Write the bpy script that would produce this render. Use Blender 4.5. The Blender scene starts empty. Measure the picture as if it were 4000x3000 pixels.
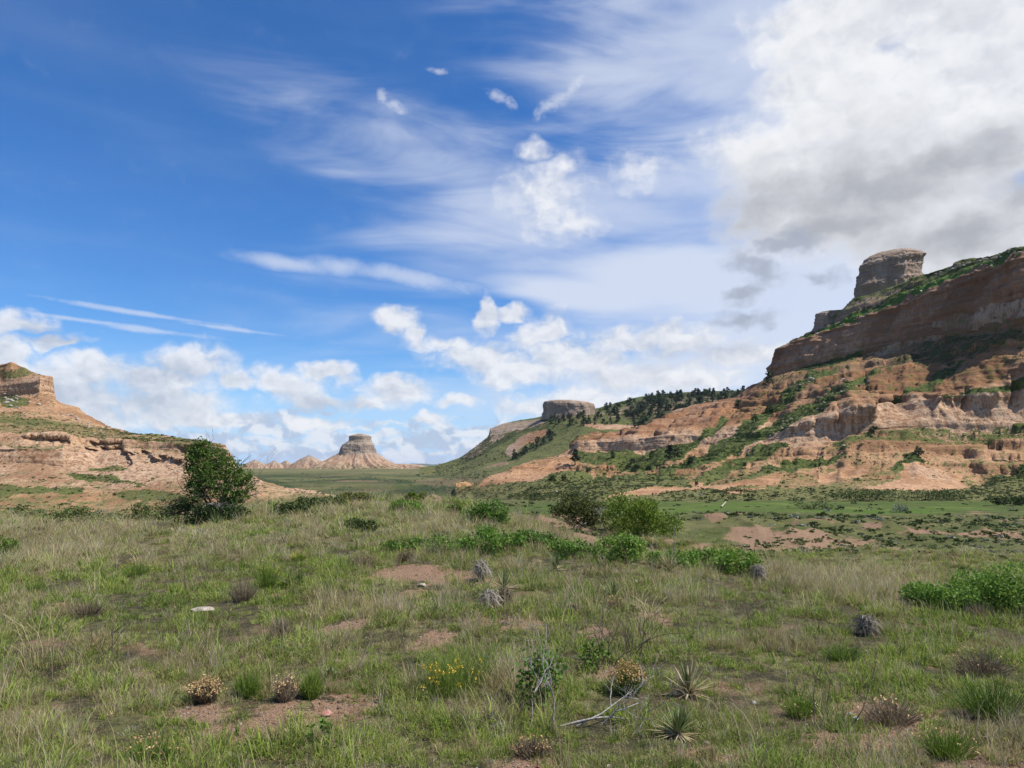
import bpy, math, random
import numpy as np
from mathutils import Vector
S = bpy.context.scene
COL = S.collection
RNG = np.random.default_rng(11)
random.seed(5)
# ------------------------------------------------------------ camera
F, CX, CY = 2777.8, 2000.0, 1500.0          # the photograph's own pixels, 4000 x 3000
PITCH = math.radians(6.59)
cam = bpy.data.objects.new("camera", bpy.data.cameras.new("camera"))
COL.objects.link(cam)
cam.data.lens = 25.0
cam.data.sensor_width = 36.0
cam.data.clip_start = 0.1
cam.data.clip_end = 60000
cam.location = (0, 0, 0)
cam.rotation_euler = (math.pi / 2 + PITCH, 0, 0)
S.camera = cam
# ------------------------------------------------------------ view, sun
S.view_settings.view_transform = 'Standard'
S.view_settings.look = 'None'
S.view_settings.exposure = 0.42
S.view_settings.gamma = 1.0
S.view_settings.use_curve_mapping = False
S.cycles.max_bounces = 6
S.cycles.diffuse_bounces = 3
S.cycles.transparent_max_bounces = 6
S.cycles.volume_bounces = 0
SUN_AZ, SUN_EL = math.radians(97), math.radians(55)    # clockwise from the view direction
sd = Vector((math.sin(SUN_AZ) * math.cos(SUN_EL), math.cos(SUN_AZ) * math.cos(SUN_EL), math.sin(SUN_EL)))
sl = bpy.data.lights.new("sun", 'SUN')
sl.energy = 5.0
sl.angle = math.radians(0.5)
sl.color = (1.0, 0.95, 0.87)
so = bpy.data.objects.new("sun", sl)
so.rotation_euler = sd.to_track_quat('Z', 'Y').to_euler()
COL.objects.link(so)


# ------------------------------------------------------------ node helper
class NT:
    """short-hand for building node trees"""
    def __init__(self, tree):
        self.t = tree
        self.n = tree.nodes
        self.l = tree.links

    def put(self, sock, v):
        if v is None:
            return
        if isinstance(v, bpy.types.NodeSocket):
            self.l.new(v, sock)
        elif isinstance(v, tuple) and len(v) == 3 and sock.type == 'RGBA':
            sock.default_value = (*v, 1)
        else:
            sock.default_value = v

    def new(self, typ, ins=(), **kw):
        n = self.n.new(typ)
        for k, v in kw.items():
            setattr(n, k, v)
        if isinstance(ins, dict):
            for k, v in ins.items():
                self.put(n.inputs[k], v)
        else:
            for i, v in enumerate(ins):
                self.put(n.inputs[i], v)
        return n

    def m(self, op, a, b=None, c=None, clamp=False):
        return self.new('ShaderNodeMath', [a, b, c], operation=op, use_clamp=clamp).outputs[0]

    def v(self, op, a, b=None):
        n = self.new('ShaderNodeVectorMath', [a, b], operation=op)
        return n.outputs['Value'] if op in ('LENGTH', 'DOT_PRODUCT', 'DISTANCE') else n.outputs[0]

    def mix(self, f, a, b, blend='MIX'):
        n = self.n.new('ShaderNodeMix')
        n.data_type = 'RGBA'
        n.blend_type = blend
        self.put(n.inputs[0], f)
        self.put(n.inputs[6], a)
        self.put(n.inputs[7], b)
        return n.outputs[2]

    def noise(self, vec, scale, detail=4, rough=0.55, dim='3D', dist=0.0):
        n = self.new('ShaderNodeTexNoise', noise_dimensions=dim)
        if vec is not None:
            self.l.new(vec, n.inputs['Vector'])
        n.inputs['Scale'].default_value = scale
        n.inputs['Detail'].default_value = detail
        n.inputs['Roughness'].default_value = rough
        n.inputs['Distortion'].default_value = dist
        return n.outputs[0]

    def ss(self, x, a, b, lo=0.0, hi=1.0):
        n = self.new('ShaderNodeMapRange', interpolation_type='SMOOTHSTEP')
        self.put(n.inputs[0], x)
        for i, q in enumerate((a, b, lo, hi)):
            self.put(n.inputs[i + 1], q)
        return n.outputs[0]

    def attr(self, name, out='Fac'):
        return self.new('ShaderNodeAttribute', attribute_name=name).outputs[out]

    def mapping(self, vec, loc=(0, 0, 0), rot=(0, 0, 0), sc=(1, 1, 1), typ='POINT'):
        n = self.new('ShaderNodeMapping', vector_type=typ)
        self.l.new(vec, n.inputs[0])
        n.inputs[1].default_value = loc
        n.inputs[2].default_value = rot
        n.inputs[3].default_value = sc
        return n.outputs[0]


def ray(px, py):
    """pixel of the photograph -> world direction with y = 1"""
    a, b = (px - CX) / F, (CY - py) / F
    dy = math.cos(PITCH) - b * math.sin(PITCH)
    dz = math.sin(PITCH) + b * math.cos(PITCH)
    return np.array([a / dy, 1.0, dz / dy])


def azel(px, py):
    d = ray(px, py)
    d = d / np.linalg.norm(d)
    return math.atan2(d[0], d[1]), math.asin(d[2])


# ------------------------------------------------------------ sky
def build_sky():
    w = bpy.data.worlds.new("World")
    S.world = w
    w.use_nodes = True
    w.cycles.sampling_method = 'MANUAL'
    w.cycles.sample_map_resolution = 128
    w.node_tree.nodes.clear()
    k = NT(w.node_tree)
    out = k.new('ShaderNodeOutputWorld')
    bg = k.new('ShaderNodeBackground')
    k.l.new(bg.outputs[0], out.inputs[0])
    bg.inputs[1].default_value = 0.086
    sky = k.new('ShaderNodeTexSky', sky_type='NISHITA', sun_disc=False)
    sky.sun_elevation = SUN_EL
    sky.sun_rotation = SUN_AZ
    sky.altitude = 1400
    sky.air_density = 1.0
    sky.dust_density = 0.1
    sky.ozone_density = 1.0
    hs = k.new('ShaderNodeHueSaturation')
    k.l.new(sky.outputs[0], hs.inputs['Color'])
    hs.inputs['Saturation'].default_value = 1.25
    tc = k.new('ShaderNodeTexCoord')
    sx = k.new('ShaderNodeSeparateXYZ', [tc.outputs['Generated']])
    az = k.m('ARCTAN2', sx.outputs[0], sx.outputs[1])
    el = k.m('ARCSINE', sx.outputs[2])
    P = k.new('ShaderNodeCombineXYZ', [az, el, 0.0]).outputs[0]
    col = k.mix(k.ss(el, 0.36, -0.02), k.mix(1.0, hs.outputs[0], (0.74, 1.08, 1.40), 'MULTIPLY'), k.mix(1.0, hs.outputs[0], (0.80, 1.02, 1.26), 'MULTIPLY'))

    col = k.mix(k.ss(el, 0.17, -0.03, 0.0, 0.9), col, (3.6, 5.6, 8.7))

    def field(vec, blobs, soft=0.1):
        """smooth union of ellipses (cx, cy, rx, ry, rot) given in photograph pixels, as directions"""
        acc = None
        for b in blobs:
            cx, cy, rx, ry = b[:4]
            a0, e0 = azel(cx, cy)
            a1, _ = azel(cx + 20, cy)
            _, e1 = azel(cx, cy - 20)
            g = k.new('ShaderNodeTexGradient', [vec], gradient_type='SPHERICAL')
            tm = g.texture_mapping
            tm.vector_type = 'TEXTURE'
            tm.translation = (a0, e0, 0)
            tm.rotation = (0, 0, math.radians(b[4] if len(b) > 4 else 0.0))
            tm.scale = (rx * (a1 - a0) / 20, ry * (e1 - e0) / 20, 1)
            d = g.outputs['Fac']
            acc = d if acc is None else (k.m('SMOOTH_MAX', acc, d, soft) if soft else k.m('MAXIMUM', acc, d))
        return acc

    def gated(f, n, amp):
        return k.m('ADD', f, k.m('MULTIPLY', k.m('MULTIPLY', k.m('SUBTRACT', n, 0.5), amp), k.ss(f, 0.0, 0.25)))

    st = k.mapping(P, sc=(1, 1.35, 1))
    wn = k.new('ShaderNodeTexNoise', [st], noise_dimensions='2D')
    wn.inputs['Scale'].default_value = 26
    wn.inputs['Detail'].default_value = 2
    wv = k.v('SUBTRACT', wn.outputs['Color'], (0.5, 0.5, 0.5))
    Pw = k.v('ADD', P, k.v('MULTIPLY', wv, (0.045, 0.03, 0)))
    stw = k.v('ADD', st, k.v('MULTIPLY', wv, (0.02, 0.02, 0)))
    off = k.v('ADD', stw, (0.006, 0.014, 0))
    # shared billows, and the same billows a little nearer to the light
    bl = k.noise(stw, 17, 6, 0.62, '2D')
    bl2 = k.noise(off, 17, 3, 0.55, '2D')
    edge = k.m('MULTIPLY', k.m('SUBTRACT', bl, bl2), 2.6)
    # high thin veil, fanning out of the lower right
    n1 = k.noise(k.mapping(P, rot=(0, 0, math.radians(27)), sc=(1.6, 9.0, 1)), 1.5, 6, 0.55, '2D', 0.5)
    n2 = k.noise(k.mapping(P, rot=(0, 0, math.radians(16)), sc=(1.2, 5.0, 1)), 2.1, 3, 0.5, '2D', 0.3)
    streak = k.m('ADD', k.m('MULTIPLY', n1, 0.6), k.m('MULTIPLY', n2, 0.4))
    sc = k.m('SUBTRACT', streak, 0.5)
    vb = field(P, [(2900, 950, 2300, 780, 10), (2750, 150, 1500, 750, -20), (2300, 800, 1700, 330, -14)], 0.25)
    veil = k.m('MULTIPLY', k.m('MULTIPLY', k.ss(gated(vb, streak, 2.0), -0.02, 0.85), 0.74), k.ss(streak, 0.28, 0.66, 0.35, 1.0))
    vb2 = field(P, [(2750, 1090, 1100, 260, -6), (2250, 1150, 620, 120, -8), (3400, 1050, 1100, 520, 0), (3050, 1330, 1000, 260, 0), (2750, 1470, 900, 210, 0), (3300, 700, 900, 600)], 0.2)
    veil2 = k.m('MULTIPLY', k.ss(gated(vb2, streak, 1.1), 0.06, 0.72), 0.86)
    vb3 = field(P, [(1330, 1042, 230, 60, 0), (1120, 1030, 330, 45, -4), (1620, 1085, 420, 60, -7)], 0.1)
    veil3 = k.m('MULTIPLY', k.ss(gated(vb3, bl, 0.9), 0.03, 1.0), 0.62)
    sb = field(P, [(560, 1226, 560, 17, -4), (330, 1252, 420, 15, -3), (900, 1284, 380, 14, -4), (600, 1292, 400, 20, -3)], 0.0)
    veil4 = k.m('MULTIPLY', k.ss(gated(sb, bl, 1.3), 0.1, 1.0), 0.55)
    vmax = k.m('MAXIMUM', k.m('MAXIMUM', veil, veil2), k.m('MAXIMUM', veil3, veil4))
    col = k.mix(vmax, col, (6.3, 6.8, 7.9))
    # the pale band of far, small clouds at the horizon
    hn = k.noise(k.mapping(stw, sc=(1, 2.2, 1)), 24, 6, 0.6, '2D')
    hb = field(P, [(850, 1735, 520, 90), (1300, 1715, 520, 95), (1750, 1715, 520, 110), (1500, 1780, 1300, 80), (2150, 1740, 460, 110), (1050, 1660, 500, 80)], 0.1)
    ha = gated(hb, hn, 2.2)
    col = k.mix(k.m('MULTIPLY', k.ss(ha, 0.15, 0.70), 0.85), col, k.mix(k.ss(edge, -0.2, 0.25), (4.2, 5.0, 6.4), (7.3, 7.5, 7.9)))
    # cumulus: bank on the left, ragged lines in the centre
    cb = field(Pw, [
        (350, 1440, 330, 130), (760, 1425, 260, 130), (620, 1490, 420, 110), (250, 1540, 460, 170), (650, 1580, 460, 110), (900, 1480, 170, 80), (700, 1630, 470, 75), (330, 1640, 420, 90),
        (1065, 1480, 130, 100), (1150, 1525, 170, 75), (1270, 1455, 190, 75), (1230, 1575, 210, 60), (1230, 1650, 260, 55), (1560, 1525, 220, 90), (1430, 1580, 170, 45),
        (1545, 1240, 125, 90), (1610, 1300, 70, 105, 40), (1690, 1632, 75, 42), (1810, 1570, 140, 40),
        (1900, 1400, 330, 85), (2030, 1450, 330, 100), (1890, 1235, 60, 120, -10), (2010, 1225, 150, 50), (2110, 1300, 180, 100, 30), (1740, 1345, 150, 60), (2220, 1400, 330, 130),
        (2480, 1335, 260, 75), (2640, 1325, 290, 100), (2880, 1380, 350, 80), (2080, 1590, 190, 85), (2300, 1560, 330, 95), (2550, 1480, 550, 95),
        (60, 1275, 230, 85, 14), (210, 1335, 220, 42, 12), (20, 1400, 220, 110)], 0.12)
    ca = gated(cb, bl, 1.15)
    gb = field(P, [(420, 1560, 600, 130), (150, 1310, 330, 70), (620, 1470, 300, 70), (2700, 1390, 420, 70), (1270, 1600, 250, 60)], 0.1)
    csh = k.m('SUBTRACT', k.m('ADD', k.m('MULTIPLY', edge, 0.8), 0.75), k.m('MULTIPLY', gb, 0.75), clamp=True)
    col = k.mix(k.m('MULTIPLY', k.ss(ca, 0.10, 0.72), 0.90), col, k.mix(csh, (4.7, 5.1, 5.9), (7.8, 7.9, 8.2)))
    # ragged puffs higher up
    pb = field(Pw, [(2150, 770, 260, 230), (2180, 660, 170, 110), (2060, 740, 150, 110), (2090, 590, 100, 60), (2230, 860, 150, 110), (2510, 650, 190, 130), (3080, 80, 280, 120), (2980, 170, 150, 130), (2900, 560, 330, 130)], 0.1)
    qb = field(k.v('ADD', P, k.v('MULTIPLY', wv, (0.012, 0.012, 0))), [(2165, 400, 120, 46, 28), (2235, 345, 70, 42, 40), (1945, 378, 70, 30, -20), (1985, 398, 50, 28, -35), (1500, 375, 34, 44, 20), (1545, 415, 66, 30, -20), (1715, 275, 56, 18)], 0.1)
    qa = k.m('ADD', qb, k.m('MULTIPLY', k.m('MULTIPLY', k.m('SUBTRACT', k.noise(st, 42, 5, 0.65, '2D'), 0.5), 1.8), k.ss(qb, 0.0, 0.25)))
    col = k.mix(k.m('MULTIPLY', k.ss(qa, 0.0, 1.3), 0.55), col, (7.3, 7.5, 8.0))
    pa = gated(pb, bl, 1.3)
    col = k.mix(k.m('MULTIPLY', k.ss(pa, 0.05, 1.15), 0.95), col, k.mix(k.ss(edge, -0.5, 0.3), (6.2, 6.5, 7.2), (7.8, 7.9, 8.2)))
    # the great cloud over the right
    gn = k.noise(k.mapping(stw, sc=(1, 1.1, 1)), 7.5, 8, 0.62, '2D')
    gl = k.noise(k.v('ADD', k.mapping(stw, sc=(1, 1.1, 1)), (0.008, 0.03, 0)), 7.5, 4, 0.58, '2D')
    bb = field(Pw, [(3850, 380, 1100, 560), (3250, 600, 620, 300, 0), (3450, 780, 950, 300), (3800, 900, 900, 260), (4000, 50, 1050, 560), (3300, 330, 520, 260), (3350, 80, 600, 280), (4900, 300, 1500, 1300)], 0.12)
    ba = gated(bb, gn, 0.75)
    db = field(Pw, [(3350, 760, 900, 230, 0), (3750, 910, 800, 190), (3700, 640, 620, 190), (4050, 760, 520, 230), (3250, 880, 500, 130)], 0.2)
    gsh = k.ss(k.m('ADD', db, k.m('MULTIPLY', k.m('SUBTRACT', gn, 0.5), 1.5)), 0.0, 1.05)
    hi = k.ss(k.m('ADD', k.m('MULTIPLY', k.m('SUBTRACT', gn, gl), 1.3), k.m('MULTIPLY', edge, 0.22)), -0.40, 0.25)
    ccol = k.mix(hi, (6.0, 6.2, 6.7), (8.0, 8.1, 8.3))
    ccol = k.mix(k.m('MULTIPLY', gsh, 0.95), ccol, (3.6, 3.75, 4.15))
    col = k.mix(k.m('MULTIPLY', k.ss(ba, 0.10, 0.52), 0.97), col, ccol)
    # small dark scraps below it
    xb = field(Pw, [(2960, 1040, 230, 110, -30), (2900, 1150, 150, 80, 15), (3060, 960, 230, 60), (3200, 1085, 170, 75), (2910, 1245, 210, 60), (3110, 940, 110, 110)], 0.1)
    xa = gated(xb, bl, 1.4)
    col = k.mix(k.m('MULTIPLY', k.ss(xa, 0.2, 0.95), 0.85), col, (3.4, 3.8, 4.7))
    # clouds in the rest of the sky, behind and overhead
    rear = k.ss(sx.outputs[1], 0.35, -0.1)
    rn = k.noise(k.mapping(tc.outputs['Generated'], sc=(1, 1, 2)), 2.6, 4, 0.55)
    col = k.mix(k.m('MULTIPLY', k.m('MULTIPLY', rear, k.ss(rn, 0.5, 0.68)), 0.8), col, (7.0, 7.2, 7.6))
    # below the horizon: earth
    col = k.mix(k.ss(sx.outputs[2], -0.01, -0.05), col, (1.6, 1.5, 1.1))
    k.l.new(col, bg.inputs[0])


build_sky()


# ------------------------------------------------------------ numeric noise, meshes
def _h(ix, iy, iz):
    n = (ix * 374761393 + iy * 668265263 + iz * 2147483647 + 1013904223) & 0xFFFFFFFF
    n = ((n ^ (n >> 13)) * 1274126177) & 0xFFFFFFFF
    n = (n ^ (n >> 16)) & 0xFFFFFF
    return n / 16777216.0


def vnoise(x, y, z=None):
    """value noise, -1 .. 1"""
    x, y = np.asarray(x, float), np.asarray(y, float)
    z = np.zeros_like(x) if z is None else np.asarray(z, float)
    i, j, k = np.floor(x).astype(np.int64), np.floor(y).astype(np.int64), np.floor(z).astype(np.int64)
    fx, fy, fz = x - i, y - j, z - k
    fx, fy, fz = (q * q * q * (q * (q * 6 - 15) + 10) for q in (fx, fy, fz))
    def c(a, b, d):
        return _h(i + a, j + b, k + d)
    x00 = c(0, 0, 0) * (1 - fx) + c(1, 0, 0) * fx
    x10 = c(0, 1, 0) * (1 - fx) + c(1, 1, 0) * fx
    x01 = c(0, 0, 1) * (1 - fx) + c(1, 0, 1) * fx
    x11 = c(0, 1, 1) * (1 - fx) + c(1, 1, 1) * fx
    return ((x00 * (1 - fy) + x10 * fy) * (1 - fz) + (x01 * (1 - fy) + x11 * fy) * fz) * 2 - 1


def fbm(x, y, z=None, o=4, g=0.5):
    a, s, t = 1.0, 0.0, 0.0
    for q in range(o):
        f = 2.03 ** q
        s = s + a * vnoise(x * f + 17.3 * q, y * f + 5.1 * q, None if z is None else z * f + 9.7 * q)
        t += a
        a *= g
    return s / t


def ridge(x, y, z=None, o=3):
    a, s, t = 1.0, 0.0, 0.0
    for q in range(o):
        f = 2.1 ** q
        s = s + a * (1 - 2 * np.abs(vnoise(x * f + 31.7 * q, y * f + 3.3 * q, None if z is None else z * f)))
        t += a
        a *= 0.5
    return s / t


def sstep(x, a, b):
    t = np.clip((x - a) / (b - a), 0, 1)
    return t * t * (3 - 2 * t)


def mesh_np(name, V, faces, attrs=None, smooth=True, mats=(), fmat=None):
    """V (n,3); faces (m,k) all the same size"""
    me = bpy.data.meshes.new(name)
    V = np.ascontiguousarray(V, np.float32)
    faces = np.ascontiguousarray(faces, np.int32)
    m, k = faces.shape
    me.vertices.add(len(V))
    me.vertices.foreach_set('co', V.ravel())
    me.loops.add(m * k)
    me.loops.foreach_set('vertex_index', faces.ravel())
    me.polygons.add(m)
    me.polygons.foreach_set('loop_start', np.arange(0, m * k, k, dtype=np.int32))
    me.polygons.foreach_set('use_smooth', np.full(m, smooth, bool))
    for q in mats:
        me.materials.append(q)
    if fmat is not None:
        me.polygons.foreach_set('material_index', np.ascontiguousarray(fmat, np.int32))
    for a, val in (attrs or {}).items():
        at = me.attributes.new(a, 'FLOAT', 'POINT')
        at.data.foreach_set('value', np.ascontiguousarray(val, np.float32).ravel())
    me.update(calc_edges=True)
    return me


def link(name, me, parent=None, loc=None):
    o = bpy.data.objects.new(name, me)
    COL.objects.link(o)
    if parent is not None:
        o.parent = parent
    if loc is not None:
        o.location = loc
    return o


def tag(o, label=None, cat=None, group=None, kind=None):
    for k_, v_ in (('label', label), ('category', cat), ('group', group), ('kind', kind)):
        if v_:
            o[k_] = v_
    return o


def grid_faces(nu, nv, wrap=False):
    i = np.arange(nv - 1)[:, None]
    j = np.arange(nu if wrap else nu - 1)[None, :]
    j2 = (j + 1) % nu
    return np.stack([i * nu + j, i * nu + j2, (i + 1) * nu + j2, (i + 1) * nu + j], -1).reshape(-1, 4)


def pchip(x, y, xi):
    """monotone cubic; y (n, ...) along axis 0"""
    x = np.asarray(x, float)
    y = np.asarray(y, float)
    h = np.diff(x)
    sh = (-1,) + (1,) * (y.ndim - 1)
    d = np.diff(y, axis=0) / h.reshape(sh)
    m = np.zeros_like(y)
    w1, w2 = (2 * h[1:] + h[:-1]).reshape(sh), (h[1:] + 2 * h[:-1]).reshape(sh)
    with np.errstate(divide='ignore', invalid='ignore'):
        mm = (w1 + w2) / (w1 / d[:-1] + w2 / d[1:])
    m[1:-1] = np.where(d[:-1] * d[1:] > 0, mm, 0)
    m[0], m[-1] = d[0], d[-1]
    xi = np.clip(xi, x[0], x[-1])
    k = np.clip(np.searchsorted(x, xi) - 1, 0, len(h) - 1)
    t = ((xi - x[k]) / h[k]).reshape(sh)
    hh = h[k].reshape(sh)
    return (y[k] * (2 * t**3 - 3 * t**2 + 1) + m[k] * hh * (t**3 - 2 * t**2 + t) + y[k + 1] * (-2 * t**3 + 3 * t**2) + m[k + 1] * hh * (t**3 - t**2))


def unproj(px, py, D):
    px, py, D = np.asarray(px, float), np.asarray(py, float), np.asarray(D, float)
    a, b = (px - CX) / F, (CY - py) / F
    dy = math.cos(PITCH) - b * math.sin(PITCH)
    dz = math.sin(PITCH) + b * math.cos(PITCH)
    return np.stack([a / dy * D, D + 0 * a, dz / dy * D], -1)


def proj(P):
    f = P[..., 1] * math.cos(PITCH) + P[..., 2] * math.sin(PITCH)
    u = -P[..., 1] * math.sin(PITCH) + P[..., 2] * math.cos(PITCH)
    f = np.maximum(f, 1e-6)
    return CX + F * P[..., 0] / f, CY - F * u / f


def in_poly(px, py, poly):
    c = np.zeros(px.shape, bool)
    n = len(poly)
    for i in range(n):
        x1, y1 = poly[i]
        x2, y2 = poly[(i + 1) % n]
        if y1 == y2:
            continue
        c ^= ((y1 > py) != (y2 > py)) & (px < (x2 - x1) * (py - y1) / (y2 - y1) + x1)
    return c


# ------------------------------------------------------------ ground height
G_D = np.array([1, 4, 8, 13, 18, 25, 32, 40, 50, 65, 85, 110, 140, 180, 240, 330, 480, 700, 1000, 1400, 2500, 6000, 14000])
G_PX = np.array([-2400, 0, 650, 1250, 1750, 2250, 2750, 3350, 4000, 6400])
_far = [-9.6, -9.4, -8.0, -6.2, -5.0, -6.5, -12, -34]
G_Z = np.array([
    [-1.65, -2.1, -2.40, -2.45, -2.50, -2.55, -2.80, -3.20, -3.5, -3.4, -3.4, -3.6, -4.5, -6.0, -8.0] + _far,
    [-1.65, -2.1, -2.40, -2.45, -2.50, -2.55, -2.80, -3.20, -3.5, -3.4, -3.4, -3.6, -4.5, -6.0, -8.0] + _far,
    [-1.65, -2.1, -2.40, -2.45, -2.46, -2.45, -2.60, -3.00, -3.5, -3.6, -4.0, -5.0, -6.0, -7.5, -8.5] + _far,
    [-1.65, -2.1, -2.40, -2.42, -2.38, -2.22, -2.04, -1.98, -3.0, -5.2, -6.8, -7.6, -8.2, -8.6, -9.2] + _far,
    [-1.65, -2.1, -2.40, -2.40, -2.36, -2.22, -2.06, -2.00, -3.2, -5.4, -6.8, -7.4, -8.0, -8.6, -9.2] + _far,
    [-1.65, -2.1, -2.40, -2.42, -2.40, -2.42, -3.05, -4.25, -5.2, -5.8, -6.4, -6.6, -6.8, -7.2, -8.0] + _far,
    [-1.65, -2.1, -2.40, -2.44, -2.52, -3.95, -5.10, -5.65, -5.9, -6.0, -6.2, -6.4, -6.5, -6.6, -7.5] + _far,
    [-1.65, -2.1, -2.40, -2.42, -3.05, -4.65, -5.50, -5.85, -6.0, -6.1, -6.3, -6.4, -6.5, -6.6, -7.5] + _far,
    [-1.65, -2.1, -2.40, -2.60, -3.70, -4.95, -5.65, -5.90, -6.0, -6.1, -6.3, -6.4, -6.5, -6.6, -7.5] + _far,
    [-1.65, -2.1, -2.40, -2.65, -3.75, -5.00, -5.65, -5.90, -6.0, -6.1, -6.3, -6.4, -6.5, -6.6, -7.5] + _far,
]).T
_LD = np.linspace(math.log(0.8), math.log(14000), 900)
_TT = np.linspace(-1.6, 1.6, 400)
_tab = pchip(np.log(G_D), G_Z, _LD)
_tab = pchip((G_PX - CX) / F, _tab.T.copy(), _TT).T            # (900, 400)
# low mounds and knolls beyond the rise: (px, py of the crest, distance, half width, half depth, height)
MOUNDS = [(2830, 2008, 72, 7.0, 5.0, 1.25), (3250, 2045, 66, 8, 3, 0.75), (2990, 2045, 62, 6, 4, 0.8), (3650, 2055, 64, 7, 3, 0.7), (2440, 2030, 60, 4.0, 4, 0.7), (2620, 2110, 47, 4.0, 2.0, 0.9),
          (2080, 1990, 85, 6, 5, 0.9), (1700, 1960, 52, 3.0, 4.0, 1.0), (3350, 2150, 47, 5, 3, 0.4), (3800, 2160, 45, 5, 3, 0.4), (3100, 2200, 36, 4, 2, 0.4)]


def gz(x, y):
    x, y = np.asarray(x, float), np.asarray(y, float)
    yy = np.maximum(y, 0.8)
    t = np.clip(x / yy, -1.59, 1.59)
    u = (np.log(np.minimum(yy, 13900)) - _LD[0]) / (_LD[1] - _LD[0])
    v = (t - _TT[0]) / (_TT[1] - _TT[0])
    i, j = np.clip(u.astype(int), 0, 898), np.clip(v.astype(int), 0, 398)
    a, b = u - i, v - j
    z = (_tab[i, j] * (1 - a) + _tab[i + 1, j] * a) * (1 - b) + (_tab[i, j + 1] * (1 - a) + _tab[i + 1, j + 1] * a) * b
    for (px, py, D, wx, wy, h) in MOUNDS:
        mx = (px - CX) / F * D
        z = z + h * (1 + 0.35 * ridge(x * 0.45, y * 0.25, o=2)) * np.exp(-((x - mx) / wx) ** 2 - ((y - D) / wy) ** 2)
    near = sstep(yy, 3, 9)
    z = z + 0.05 * near * fbm(x * 1.3, y * 1.3, o=3) + 0.10 * sstep(yy, 6, 20) * fbm(x * 0.35, y * 0.35, o=3)
    z = z + 0.30 * sstep(yy, 30, 50) * (1 - sstep(yy, 88, 98)) * sstep(t, 0.02, 0.16) * ridge(x * 0.16, y * 0.22, o=3)
    z = z + 0.45 * sstep(yy, 42, 70) * (1 - sstep(yy, 90, 100) * (1 - sstep(yy, 140, 170))) * fbm(x * 0.11, y * 0.11, o=4)
    z = z + 1.6 * sstep(yy, 170, 320) * fbm(x * 0.02, y * 0.014, o=5) * (1 - 0.6 * sstep(yy, 1200, 3000))
    return z


def hit(px, py, d0=2.0, d1=9000):
    """where the view ray of a photograph pixel meets the ground"""
    r = ray(px, py)
    D = np.exp(np.linspace(math.log(d0), math.log(d1), 4000))
    below = r[2] * D < gz(r[0] * D, D)
    if not below.any():
        return Vector(r * d1)
    k = int(np.argmax(below))
    d = D[k]
    return Vector((r[0] * d, d, float(gz(r[0] * d, d))))


# ------------------------------------------------------------ materials of the land
def new_mat(name):
    m = bpy.data.materials.new(name)
    m.use_nodes = True
    m.node_tree.nodes.clear()
    k = NT(m.node_tree)
    out = k.new('ShaderNodeOutputMaterial')
    b = k.new('ShaderNodeBsdfPrincipled')
    b.inputs['Roughness'].default_value = 0.95
    b.inputs['Specular IOR Level'].default_value = 0.15
    k.l.new(b.outputs[0], out.inputs[0])
    return m, k, b


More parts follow.
